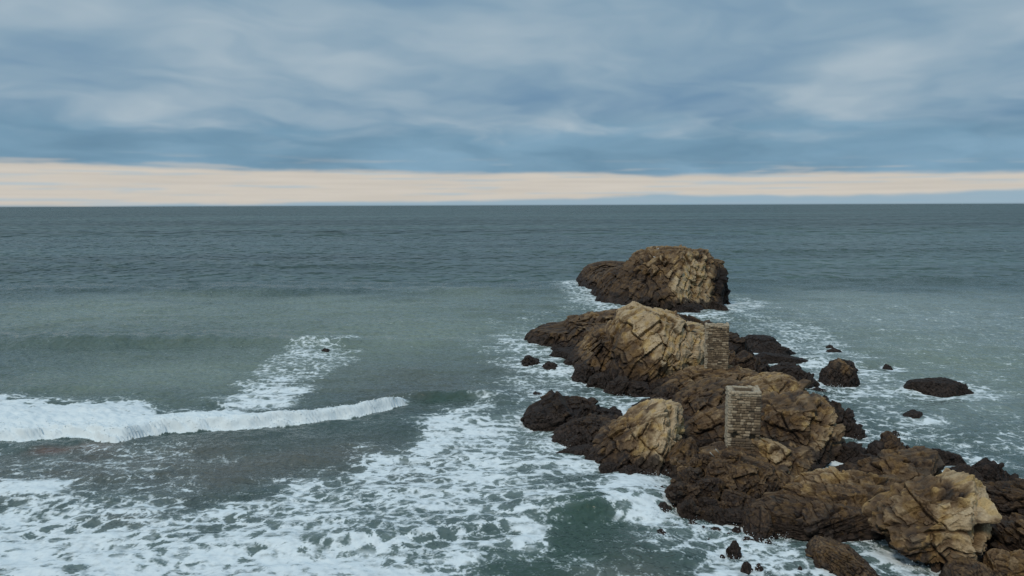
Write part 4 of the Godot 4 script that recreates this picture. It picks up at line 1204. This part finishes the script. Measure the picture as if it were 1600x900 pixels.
	rock(self,"boulder",35.9,-75.58,[-1.1,0,-0.73,1.36,0,1.87,0.78,1.42,1.1,-0.13,1.19,-1.6,-1.19,-1.6],-0.14,1.54,1.23,{"s":97,"tone":0.09,"wl":3})
	tag(last,"round black boulder on the seaward side of the upright angular one","boulder","")
	rock(self,"boulder",33.46,-75.97,[-1.83,-0.26,-1.14,1.17,0.3,1.56,1.27,0.97,1.83,-0.26,1.98,-1.6,-1.98,-1.6],-0.27,1.93,1.54,{"s":98,"tone":0.08,"wl":3})
	tag(last,"low black boulder between the ridge and the round black boulder","boulder","")
	rock(self,"boulder",30.82,-69.78,[-1.92,0,-1.39,1.08,-0.01,1.44,1.17,1.14,1.92,0,2.08,-1.6,-2.08,-1.6],-0.32,1.64,1.31,{"s":99,"tone":0.24,"wl":0.6})
	tag(last,"grey-brown slab lying below the low black boulder","boulder","")
	rock(self,"boulder",33.74,-72.38,[-2.23,-0.06,-1.8,1.06,-0.01,1.43,1.45,1.06,2.23,-0.06,2.41,-1.6,-2.41,-1.6],-0.33,1.59,1.27,{"s":100,"tone":0.12,"wl":2})
	tag(last,"dark slab tucked in front of the round black boulder","boulder","")
	rock(self,"boulder",23.19,-52.43,[-2.28,-0.19,-1.97,0.88,-1.45,1.29,-0.12,1.11,1.15,0.46,2.28,-0.88,2.46,-1.6,-2.46,-1.6],-0.39,4.62,3.7,{"s":101,"bed":10,"wl":0.3,"rough":1.6,"plates":8})
	tag(last,"brown rock awash at the foot of the long foreground ridge","boulder","")
	rock(self,"boulder",34.18,-50.19,[-1.53,-0.13,-1.22,1.55,-0.32,2.04,0.78,1.51,1.53,-0.13,1.65,-1.6,-1.65,-1.6],-0.07,1.98,1.58,{"s":102,"tone":0.62,"wl":0.1})
	tag(last,"cream rounded boulder below the dark rock bank","boulder","")
	rock(self,"boulder",33.09,-51.01,[-1.01,-0.23,-0.9,1.39,-0.32,1.75,0.56,1.39,1.01,-0.23,1.1,-1.6,-1.1,-1.6],-0.19,1.52,1.22,{"s":103,"tone":0.5,"wl":0.3})
	tag(last,"tan angular boulder between the massive pale block and the cream boulder","boulder","")
	rock(self,"boulder",30.29,-49.49,[-1.85,-0.22,-1.34,1.23,-0.19,1.58,1,1.23,1.85,-0.22,1.99,-1.6,-1.99,-1.6],-0.27,2.48,1.99,{"s":104,"tone":0.38,"wl":0.4})
	tag(last,"flat brown boulder at the foot of the massive pale block","boulder","")
	rock(self,"boulder",37.7,-56.6,[-1.38,-0.1,-1.17,0.99,-0.38,1.34,0.73,1.09,1.38,-0.1,-0.01,-0.7],0.16,1.6,1.28,{"s":105,"tone":0.45,"wl":-2})
	tag(last,"small tan boulder perched on the dark rock bank","boulder","")
	rock(self,"boulder",35.8,-56.38,[-0.62,0.69,-0.47,1.28,0,1.43,0.49,1.18,0.62,0.59,0.02,0.39],0.83,0.9,0.72,{"s":106,"wl":-2})
	tag(last,"small grey boulder perched beside the massive pale block","boulder","")
	t=thing("reef","low flat black reef of three tongues beside the small ruined tower","reef",Vector3(44.57,0,-139.7),"")
	rock(t,"rock_tongue",0,0,[-4.47,-0.58,-2.8,1.04,-1.68,1.62,1.76,1.51,2.7,0.7,4.47,-0.7,4.83,-1.6,-4.83,-1.6],-0.25,4.4,3.52,{"s":107,"tone":0.1,"bed":15,"wl":3})
	rock(t,"rock_tongue",-0.23,7.96,[-4.33,-0.33,-2.43,1.31,-0.4,1.86,2.12,0.77,4.33,-0.44,4.67,-1.6,-4.67,-1.6],-0.15,3.38,2.7,{"s":108,"tone":0.1,"bed":15,"wl":3})
	rock(t,"rock_tongue",-1.58,14.55,[-5.96,-0.31,-2.42,1.25,1.71,0.73,5.96,-0.31,6.44,-1.6,-6.44,-1.6],-0.4,2.56,2.58,{"s":109,"tone":0.08,"bed":10,"wl":3})
	rock(self,"boulder",39.23,-109.55,[-3.84,-0.09,-2.73,1.74,-0.69,2.57,0.48,2.48,2.24,1.29,3.84,-0.46,4.15,-1.6,-4.15,-1.6],0.15,4.63,3.71,{"s":110,"tone":0.13,"wl":2.4})
	tag(last,"broad black boulder in the foam between the reef and the tower ridge","boulder","")
	t=thing("boulder","black boulder with two humps on the seaward flank of the tower ridge","boulder",Vector3(36.68,0,-86.51),"")
	rock(t,"rock_hump",0,0,[-1.94,-0.66,-1.77,2.27,-1.09,3,-0.07,2.56,1.13,1.39,1.94,-0.66,2.09,-1.6,-2.09,-1.6],0.33,3.19,2.55,{"s":111,"tone":0.13,"wl":2.4})
	rock(t,"rock_foot",0.91,1.99,[-1.26,-0.22,-0.49,1.36,0.37,0.93,1.26,-0.22,1.36,-1.6,-1.36,-1.6],-0.36,1.9,1.52,{"s":112,"tone":0.08,"wl":3})
	t=thing("sea_stack","pyramid shaped sea rock with a tan crest","sea rock",Vector3(46.19,0,-109.15),"")
	rock(t,"rock_peak",0,0,[-2.94,0.18,-2.19,1.74,-0.63,3.11,0.27,3.01,1.39,1.92,2.94,-0.37,3.17,-1.6,-3.17,-1.6],0.38,3.49,2.79,{"s":113,"tone":0.2,"wl":1.6,"spots":[[0.12,2.28,1.06,0.35]]})
	rock(t,"rock_back",3.45,-7.69,[-2.35,0.2,-1.83,1.46,-0.5,1.85,1.24,1.56,2.35,0.2,2.54,-1.6,-2.54,-1.6],-0.15,1.8,1.44,{"s":114,"tone":0.08,"wl":3})
	rock(self,"sea_rock",57.92,-104.55,[-4.91,0.35,-4.09,1.14,-1.94,1.32,1.06,1.49,2.39,0.97,3.48,0,4.91,-0.79,5.3,-1.6,-5.3,-1.6],-0.3,3.55,2.84,{"s":115,"tone":0.08,"wl":3})
	tag(last,"long low black rock with surf washing over one end","sea rock","")
	rock(self,"sea_rock",47.12,-90.77,[-1.43,0,-0.71,0.54,0.1,0.92,1.17,0.54,1.43,-0.15,1.55,-1.6,-1.55,-1.6],-0.54,1.38,1.1,{"s":116,"tone":0.07,"wl":3})
	tag(last,"small jagged black rock inshore of the long low black rock","sea rock","")
	rock(self,"sea_rock",57.76,-119.65,[-0.49,-0.1,-0.4,0.09,-0.26,0.32,-0.11,0.48,0.05,0.56,0.21,0.37,0.38,0.2,0.49,-0.1,0.53,-1.6,-0.53,-1.6],-0.69,1.79,1.43,{"s":117,"tone":0.12,"p":2.2,"wl":1.5,"rough":1.7})
	tag(last,"tiny black rock tip alone in open water beyond the pyramid rock","sea rock","")
	rock(self,"sea_rock",55.08,-132.91,[-1.42,-0.11,-1.14,0.13,-0.7,0.34,-0.25,0.51,0.2,0.49,0.67,0.22,1.12,0.21,1.42,-0.11,1.53,-1.6,-1.53,-1.6],-0.71,1.97,1.58,{"s":118,"tone":0.12,"p":2.2,"wl":1.5,"rough":1.7})
	tag(last,"thin black rock awash beyond the pyramid rock","sea rock","")
	rock(self,"sea_rock",56.15,-137.78,[-0.56,-0.11,-0.46,0.01,-0.28,0.13,-0.1,0.21,0.07,0.27,0.26,0.16,0.45,0.02,0.56,-0.11,0.61,-1.6,-0.61,-1.6],-0.81,1.62,1.3,{"s":119,"tone":0.12,"p":2.2,"wl":1.5,"rough":1.7})
	tag(last,"tiny black rock awash next to the thin black one","sea rock","")
	rock(self,"sea_rock",41.22,-104.55,[-1.21,-0.09,-0.97,0.11,-0.59,0.23,-0.21,0.4,0.17,0.45,0.57,0.2,0.96,0.12,1.21,-0.09,1.3,-1.6,-1.3,-1.6],-0.74,1.38,1.1,{"s":120,"tone":0.12,"p":2.2,"wl":1.5,"rough":1.7})
	tag(last,"flat black rock awash at the foot of the broad black boulder","sea rock","")
	rock(self,"sea_rock",40.55,-100.31,[-0.54,-0.08,-0.44,0.09,-0.27,0.22,-0.11,0.42,0.07,0.27,0.25,0.2,0.42,0.08,0.54,-0.08,0.58,-1.6,-0.58,-1.6],-0.75,1.14,0.91,{"s":121,"tone":0.12,"p":2.2,"wl":1.5,"rough":1.7})
	tag(last,"small black rock awash below the pyramid rock","sea rock","")
	rock(self,"sea_rock",42.04,-84.52,[-0.32,-0.07,-0.26,0.11,-0.17,0.29,-0.07,0.4,0.03,0.32,0.13,0.35,0.24,0.09,0.32,-0.07,0.34,-1.6,-0.34,-1.6],-0.76,0.91,0.73,{"s":122,"tone":0.12,"p":2.2,"wl":1.5,"rough":1.7})
	tag(last,"tiny black rock tip near the upright angular boulder","sea rock","")
	rock(self,"sea_rock",2.82,-122.59,[-1.61,-0.1,-1.29,0.49,-0.78,1.23,-0.26,1.43,0.26,1.03,0.77,0.72,1.29,0.73,1.61,-0.1,1.74,-1.6,-1.74,-1.6],-0.33,3.98,3.19,{"s":123,"tone":0.15,"p":2.2,"wl":1.5,"rough":1.7})
	tag(last,"dark rock with a jagged top off the end of the long outcrop","sea rock","")
	rock(self,"sea_rock",5.81,-119.65,[-1.48,-0.1,-1.18,0.2,-0.71,0.62,-0.24,0.98,0.23,0.84,0.7,0.72,1.18,0.42,1.48,-0.1,1.59,-1.6,-1.59,-1.6],-0.52,2.53,2.02,{"s":124,"tone":0.15,"p":2.2,"wl":1.5,"rough":1.7})
	tag(last,"low dark rock between the jagged rock and the long outcrop","sea rock","")
	rock(self,"sea_rock",3.2,-102.03,[-1.09,-0.09,-0.88,0.19,-0.53,0.32,-0.18,0.61,0.17,0.42,0.52,0.33,0.87,0.26,1.09,-0.09,1.18,-1.6,-1.18,-1.6],-0.67,1.59,1.27,{"s":125,"tone":0.12,"p":2.2,"wl":1.5,"rough":1.7})
	tag(last,"small dark rock off the low ledges of the cracked outcrop","sea rock","")
	rock(self,"sea_rock",4.54,-87.02,[-1.51,-0.07,-1.21,0.11,-0.73,0.41,-0.25,0.46,0.24,0.45,0.72,0.31,1.21,0.21,1.51,-0.07,1.64,-1.6,-1.64,-1.6],-0.74,1.27,1.01,{"s":126,"tone":0.12,"p":2.2,"wl":1.5,"rough":1.7})
	tag(last,"flat wave washed rock in the gap between the low dark ledges","sea rock","")
	rock(self,"sea_rock",12.24,-93.06,[-1,-0.08,-0.8,0.22,-0.49,0.5,-0.17,0.74,0.15,0.83,0.47,0.48,0.8,0.29,1,-0.08,1.08,-1.6,-1.08,-1.6],-0.58,1.9,1.52,{"s":127,"tone":0.19,"p":2.2,"wl":1.5,"rough":1.7})
	tag(last,"small dark block between the low ledges and the cracked cream block","sea rock","")
	rock(self,"sea_rock",23.73,-181.68,[-1.33,-0.15,-1.07,0.39,-0.65,0.77,-0.23,0.87,0.2,0.81,0.63,0.66,1.06,0.19,1.33,-0.15,1.44,-1.6,-1.44,-1.6],-0.56,4.04,3.23,{"s":128,"tone":0.12,"p":2.2,"wl":1.5,"rough":1.7})
	tag(last,"dark rock in the channel in front of the tall islet","sea rock","")
	rock(self,"sea_rock",-32.04,-133.5,[-1.04,-0.11,-0.83,0.16,-0.48,0.5,-0.15,0.66,0.18,0.55,0.51,0.52,0.84,0.19,1.04,-0.11,1.12,-1.6,-1.12,-1.6],-0.65,2.45,1.96,{"s":129,"tone":0.12,"p":2.2,"wl":1.5,"rough":1.7})
	tag(last,"dark rock showing in the trailing foam behind the breaker","sea rock","")
	rock(self,"sea_rock",-35.05,-133.5,[-0.66,-0.11,-0.52,0.02,-0.31,0.22,-0.09,0.31,0.11,0.17,0.32,0.12,0.53,0.05,0.66,-0.11,0.71,-1.6,-0.71,-1.6],-0.8,1.52,1.22,{"s":130,"tone":0.12,"p":2.2,"wl":1.5,"rough":1.7})
	tag(last,"smaller dark rock showing in the trailing foam behind the breaker","sea rock","")
	rock(self,"sea_rock",15.92,-54.65,[-0.58,-0.05,-0.47,0.38,-0.3,0.65,-0.12,0.78,0.07,0.87,0.25,0.81,0.45,0.38,0.58,-0.05,0.62,-1.6,-0.62,-1.6],-0.56,0.97,0.78,{"s":131,"tone":0.15,"p":2.2,"wl":1.5,"rough":1.7})
	tag(last,"black boulder in the foam pool beside the foreground ridge","sea rock","")
	rock(self,"sea_rock",16.14,-52.04,[-0.48,-0.05,-0.39,0.13,-0.25,0.5,-0.09,0.51,0.06,0.55,0.22,0.44,0.38,0.24,0.48,-0.05,0.52,-1.6,-0.52,-1.6],-0.7,0.62,0.5,{"s":132,"tone":0.12,"p":2.2,"wl":1.5,"rough":1.7})
	tag(last,"black rock awash in the foam pool, the larger of a pair","sea rock","")
	rock(self,"sea_rock",17.01,-52.14,[-0.35,-0.05,-0.29,0.14,-0.18,0.34,-0.07,0.41,0.04,0.39,0.16,0.31,0.28,0.11,0.35,-0.05,0.38,-1.6,-0.38,-1.6],-0.76,0.48,0.38,{"s":133,"tone":0.12,"p":2.2,"wl":1.5,"rough":1.7})
	tag(last,"black rock awash in the foam pool, the smaller of a pair","sea rock","")
	rock(self,"sea_rock",12.4,-62.13,[-0.73,-0.05,-0.59,0.46,-0.37,0.81,-0.13,0.79,0.1,0.76,0.34,0.46,0.57,0.41,0.73,-0.05,0.79,-1.6,-0.79,-1.6],-0.59,1.08,0.87,{"s":134,"tone":0.12,"p":2.2,"wl":1.5,"rough":1.7})
	tag(last,"flat black boulder at the foot of the rubble, awash","sea rock","")
	rock(self,"sea_rock",13.74,-62.53,[-0.47,-0.05,-0.38,0.23,-0.24,0.47,-0.09,0.65,0.07,0.38,0.21,0.48,0.37,0.28,0.47,-0.05,0.51,-1.6,-0.51,-1.6],-0.66,0.83,0.67,{"s":135,"tone":0.12,"p":2.2,"wl":1.5,"rough":1.7})
	tag(last,"small round black boulder at the foot of the rubble","sea rock","")
	rock(self,"sea_rock",14.37,-60.94,[-0.77,-0.05,-0.62,0.37,-0.39,0.87,-0.14,0.85,0.1,0.91,0.35,0.83,0.6,0.48,0.77,-0.05,0.83,-1.6,-0.83,-1.6],-0.55,1.19,0.95,{"s":136,"tone":0.12,"p":2.2,"wl":1.5,"rough":1.7})
	tag(last,"round black boulder at the foot of the rubble, farthest from the cracked block","sea rock","")
	rock(self,"sea_rock",11.29,-57.86,[-0.49,-0.05,-0.39,0.14,-0.24,0.47,-0.09,0.45,0.07,0.48,0.23,0.23,0.38,0.21,0.49,-0.05,0.53,-1.6,-0.53,-1.6],-0.72,0.72,0.57,{"s":137,"tone":0.12,"p":2.2,"wl":1.5,"rough":1.7})
	tag(last,"black rock awash alone beside the green water hump","sea rock","")
	rock(self,"sea_rock",12.78,-66.42,[-1,-0.06,-0.81,0.37,-0.49,0.67,-0.17,0.64,0.15,0.63,0.47,0.58,0.79,0.37,1,-0.06,1.08,-1.6,-1.08,-1.6],-0.65,1.11,0.89,{"s":138,"tone":0.12,"p":2.2,"wl":1.5,"rough":1.7})
	tag(last,"black ledge of rock poking from the foam below the cracked cream block","sea rock","")
	rock(self,"sea_rock",19.73,-52.04,[-0.24,-0.05,-0.2,0.07,-0.12,0.14,-0.05,0.26,0.02,0.32,0.1,0.26,0.19,0.13,0.24,-0.05,0.26,-1.6,-0.26,-1.6],-0.79,0.4,0.32,{"s":139,"tone":0.12,"p":2.2,"wl":1.5,"rough":1.7})
	tag(last,"tiny black rock in the foam pool near the brown rock awash","sea rock","")
	rock(self,"beach_stone",11.79,-61.07,[-0.36,-0.05,-0.29,0.13,-0.18,0.28,-0.06,0.31,0.05,0.22,0.17,0.11,0.28,0.11,0.36,-0.05,0.39,-1.6,-0.39,-1.6],-0.8,0.49,0.39,{"s":140,"tone":0.14,"p":2.2,"wl":1.5,"rough":1.7})
	tag(last,"small dark stone awash at the foot of the rubble slope","stone","small stones awash below the rubble slope")
	rock(self,"beach_stone",12.46,-60.3,[-0.46,-0.05,-0.37,0.05,-0.23,0.28,-0.08,0.31,0.07,0.25,0.21,0.15,0.36,0.18,0.46,-0.05,0.49,-1.6,-0.49,-1.6],-0.8,0.58,0.46,{"s":141,"tone":0.14,"p":2.2,"wl":1.5,"rough":1.7})
	tag(last,"small dark stone awash at the foot of the rubble slope","stone","small stones awash below the rubble slope")
	rock(self,"beach_stone",13.16,-59.8,[-0.3,-0.05,-0.24,0.09,-0.15,0.15,-0.05,0.17,0.04,0.25,0.14,0.17,0.24,0.01,0.3,-0.05,0.33,-1.6,-0.33,-1.6],-0.82,0.42,0.34,{"s":142,"tone":0.14,"p":2.2,"wl":1.5,"rough":1.7})
	tag(last,"small dark stone awash at the foot of the rubble slope","stone","small stones awash below the rubble slope")
	rock(self,"beach_stone",14.11,-59.55,[-0.5,-0.05,-0.41,0.21,-0.25,0.33,-0.09,0.42,0.07,0.33,0.23,0.17,0.39,0.18,0.5,-0.05,0.54,-1.6,-0.54,-1.6],-0.75,0.61,0.49,{"s":143,"tone":0.14,"p":2.2,"wl":1.5,"rough":1.7})
	tag(last,"small dark stone awash at the foot of the rubble slope","stone","small stones awash below the rubble slope")
	rock(self,"beach_stone",14.86,-58.94,[-0.35,-0.05,-0.28,0.05,-0.17,0.17,-0.06,0.22,0.05,0.23,0.16,0.1,0.27,0.08,0.35,-0.05,0.37,-1.6,-0.37,-1.6],-0.83,0.46,0.37,{"s":144,"tone":0.14,"p":2.2,"wl":1.5,"rough":1.7})
	tag(last,"small dark stone awash at the foot of the rubble slope","stone","small stones awash below the rubble slope")
	rock(self,"beach_stone",15.66,-58.57,[-0.44,-0.05,-0.36,0.14,-0.22,0.32,-0.08,0.3,0.06,0.32,0.2,0.28,0.35,0.15,0.44,-0.05,0.48,-1.6,-0.48,-1.6],-0.79,0.55,0.44,{"s":145,"tone":0.14,"p":2.2,"wl":1.5,"rough":1.7})
	tag(last,"small dark stone awash at the foot of the rubble slope","stone","small stones awash below the rubble slope")
	rock(self,"beach_stone",16.42,-58.1,[-0.29,-0.05,-0.24,0.04,-0.15,0.15,-0.05,0.19,0.04,0.21,0.14,0.14,0.23,0.09,0.29,-0.05,0.32,-1.6,-0.32,-1.6],-0.84,0.4,0.32,{"s":146,"tone":0.14,"p":2.2,"wl":1.5,"rough":1.7})
	tag(last,"small dark stone awash at the foot of the rubble slope","stone","small stones awash below the rubble slope")
	rock(self,"beach_stone",17.24,-58.57,[-0.49,-0.05,-0.4,0.1,-0.25,0.4,-0.09,0.39,0.07,0.31,0.23,0.23,0.39,0.19,0.49,-0.05,0.53,-1.6,-0.53,-1.6],-0.76,0.59,0.47,{"s":147,"tone":0.14,"p":2.2,"wl":1.5,"rough":1.7})
	tag(last,"small dark stone awash at the foot of the rubble slope","stone","small stones awash below the rubble slope")
	rock(self,"beach_stone",17.64,-57.28,[-0.39,-0.05,-0.31,0.14,-0.19,0.18,-0.07,0.27,0.05,0.21,0.18,0.13,0.3,0.09,0.39,-0.05,0.42,-1.6,-0.42,-1.6],-0.81,0.48,0.38,{"s":148,"tone":0.14,"p":2.2,"wl":1.5,"rough":1.7})
	tag(last,"small dark stone awash at the foot of the rubble slope","stone","small stones awash below the rubble slope")
	rock(self,"beach_stone",18.44,-57.05,[-0.48,-0.05,-0.39,0.07,-0.24,0.25,-0.09,0.4,0.06,0.38,0.22,0.36,0.38,0.13,0.48,-0.05,0.52,-1.6,-0.52,-1.6],-0.76,0.56,0.45,{"s":149,"tone":0.14,"p":2.2,"wl":1.5,"rough":1.7})
	tag(last,"small dark stone awash at the foot of the rubble slope","stone","small stones awash below the rubble slope")
	rock(self,"beach_stone",13.08,-61.86,[-0.31,-0.05,-0.25,0.02,-0.16,0.22,-0.06,0.21,0.04,0.25,0.14,0.21,0.25,0.03,0.31,-0.05,0.34,-1.6,-0.34,-1.6],-0.82,0.45,0.36,{"s":150,"tone":0.14,"p":2.2,"wl":1.5,"rough":1.7})
	tag(last,"small dark stone awash at the foot of the rubble slope","stone","small stones awash below the rubble slope")
	rock(self,"beach_stone",14.97,-57.4,[-0.24,-0.05,-0.2,0.07,-0.12,0.17,-0.04,0.19,0.03,0.14,0.11,0.1,0.19,0.07,0.24,-0.05,0.26,-1.6,-0.26,-1.6],-0.85,0.34,0.28,{"s":151,"tone":0.14,"p":2.2,"wl":1.5,"rough":1.7})
	tag(last,"small dark stone awash at the foot of the rubble slope","stone","small stones awash below the rubble slope")
	rock(self,"beach_stone",19.03,-56.49,[-0.33,-0.05,-0.27,0.11,-0.17,0.13,-0.06,0.27,0.04,0.22,0.15,0.18,0.26,0.03,0.33,-0.05,0.36,-1.6,-0.36,-1.6],-0.81,0.42,0.34,{"s":152,"tone":0.14,"p":2.2,"wl":1.5,"rough":1.7})
	tag(last,"small dark stone awash at the foot of the rubble slope","stone","small stones awash below the rubble slope")
	rock(self,"beach_stone",14.98,-54.13,[-0.27,-0.05,-0.22,0.05,-0.14,0.12,-0.05,0.19,0.04,0.22,0.13,0.17,0.22,0.09,0.27,-0.05,0.3,-1.6,-0.3,-1.6],-0.84,0.35,0.28,{"s":153,"tone":0.14,"p":2.2,"wl":1.5,"rough":1.7})
	tag(last,"small dark stone awash at the foot of the rubble slope","stone","small stones awash below the rubble slope")
	print("rocks ", Time.get_ticks_msec())
	# fallen rock on the terrace below the tower
	var rng := RandomNumberGenerator.new()
	rng.seed = 404
	var k := 0
	for r in [[18.42,1.86,-64.89,2.42,0.2],[16.51,1.45,-63.73,2.58,0.16],[15.01,1.19,-62.98,2.14,0.2],[18.24,0.93,-62.24,2.52,0.2],[15.81,0.8,-61.88,1.8,0.16],[13.74,1.27,-63.2,1.94,0.18],[19.48,0.55,-61.16,2.18,0.24],[21.31,1.45,-63.73,1.75,0.22],[19.82,1.59,-64.11,2.07,0.14],[17.57,2.2,-65.85,2.13,0.26],[15.25,2,-65.29,2.11,0.2],[17.72,0.25,-60.32,2.25,0.14],[16.01,0.35,-60.6,1.96,0.14],[19.48,-0.06,-59.44,1.73,0.14],[14.13,0.6,-61.3,1.69,0.12],[21.79,0.55,-61.16,1.68,0.26],[19.02,2.66,-67.17,1.96,0.3],[16.5,2.66,-67.17,1.63,0.22],[20.11,2.28,-66.1,1.82,0.2],[18.66,0.87,-62.07,0.97,0.38],[19.3,0.36,-60.62,0.46,0.24],[21.64,0.93,-62.26,1.04,0.13],[18.31,2.3,-66.14,0.86,0.27],[14.11,2.67,-67.18,0.69,0.37],[21.23,2.37,-66.34,1.04,0.14],[19.94,2.56,-66.87,0.49,0.36],[15.96,2.55,-66.84,1.18,0.36],[15.38,0.49,-61,0.79,0.3],[14.68,0.59,-61.27,0.89,0.39],[22.05,1.9,-65,0.72,0.15],[15.64,3.04,-68.24,0.71,0.28],[13.31,1.38,-63.51,0.69,0.19],[20.94,1.44,-63.71,0.68,0.24],[20.92,2.71,-67.3,1.18,0.11],[19.54,0.54,-61.14,0.46,0.34],[16.72,1.44,-63.69,0.47,0.11],[14.45,0.56,-61.21,0.57,0.33],[20.85,0.21,-60.2,0.66,0.21],[17.74,0.84,-61.98,0.52,0.32],[19.91,0.48,-60.97,0.47,0.38],[14.64,2.26,-66.02,0.9,0.38],[15.88,0.56,-61.19,0.8,0.19],[17.04,2.59,-66.97,0.54,0.14],[18.72,0.2,-60.18,0.54,0.11],[22.29,1.21,-63.05,0.73,0.17],[18.24,0.67,-61.51,0.74,0.23],[13.42,0.73,-61.68,0.47,0.25],[21.97,2.41,-66.45,1,0.38],[18.63,0.75,-61.73,0.52,0.23],[14.35,0.86,-62.05,0.64,0.24],[21.64,0.39,-60.72,1.07,0.24],[17.51,0.97,-62.37,0.77,0.19],[17.91,2.63,-67.08,0.75,0.4],[21.83,0.98,-62.4,0.78,0.2],[14.73,2.46,-66.58,1.03,0.36],[16.3,0.9,-62.15,0.96,0.31],[18.98,0.8,-61.88,0.69,0.31],[16.12,1.74,-64.54,0.99,0.31],[15.44,0.53,-61.11,0.86,0.27],[13.58,1.72,-64.51,0.64,0.3],[17.13,0.76,-61.77,0.87,0.34],[16.44,1.27,-63.22,0.95,0.35],[16.1,0.76,-61.76,1.01,0.31],[21.21,0.15,-60.04,0.76,0.26],[14.51,0.87,-62.08,1.06,0.24]]:
		var w: float = r[3] * 0.55
		var h := w * rng.randf_range(0.55, 0.85)
		var arr := []
		for a in 9:
			var q := Vector2.from_angle(a / 9.0 * TAU + rng.randf_range(-0.25, 0.25)) * rng.randf_range(0.8, 1.08)
			arr.append_array([q.x * w, r[1] + q.y * h])
		var big: bool = k < 19
		rock(self, "boulder" if big else "stone_block", r[0], r[2], arr, r[1], w * rng.randf_range(0.8, 1.1), w * 0.9, {"s": 500 + k, "tone": r[4], "wl": 0.5, "p": 3.0, "rough": 1.5, "bed": rng.randf_range(-60, 60), "ncut": 9, "gap": maxf(w / 14.0, 0.07)})
		if big and r[4] < 0.15:
			tag(last, "wet black boulder where the rubble slope meets the surf", "boulder", "wet boulders at the foot of the rubble slope")
		elif big and r[4] < 0.23:
			tag(last, "dark brown boulder half way up the rubble slope", "boulder", "dark boulders of the rubble slope")
		elif big:
			tag(last, "dry lighter brown boulder on the rubble slope near the square stone tower", "boulder", "dry boulders of the rubble slope")
		else:
			tag(last, "small loose block in the rubble slope below the square stone tower", "rock", "small blocks of the rubble slope")
		k += 1
	make_sea()
	make_spray()
	tower("stone_tower", "square ruined masonry tower with pale corner and open top on the layered ridge", Vector3(21.25,2.6,-71.41), deg_to_rad(-10.0), 2.8, 5.5, 2.8, 3, true)
	tower("stone_tower", "small ruined masonry tower behind the broad cream slab", Vector3(26.79,6,-102.37), deg_to_rad(-12.0), 2.9, 3.4, 2.6, 4, false)
	gull("white gull standing on the summit of the tall islet", rock_top(Vector3(37.08,13.6,-200.89)), 0.4)
	gull("white gull standing just below the summit of the tall islet", rock_top(Vector3(35.8,13.1,-198.28)), 2.6)
	var wood := stone_mat(Vector3(0.62, 0.62, 0.58))
	for s in 2:
		var bar := tube([[Vector3(-0.42, 0, 0), 0.02, 0.03], [Vector3(-0.4, 0, 0), 0.05, 0.06], [Vector3(0.4, 0.01, 0), 0.04, 0.055], [Vector3(0.43, 0.01, 0), 0.015, 0.02]], 8)
		var o := put(self, "driftwood_stick", bar, wood, rock_top(Vector3(17.72,3.05,-68.29) + Vector3(s * 0.42, 0, s * 0.1)) + Vector3(0, 0.2, 0))
		o.rotation = Vector3(0.2, 0.5 + s * 0.1, -0.75)
		tag(o, "short bleached stick lying on the rubble below the square stone tower", "driftwood", "bleached sticks on the rubble")
	print("done ", Time.get_ticks_msec())
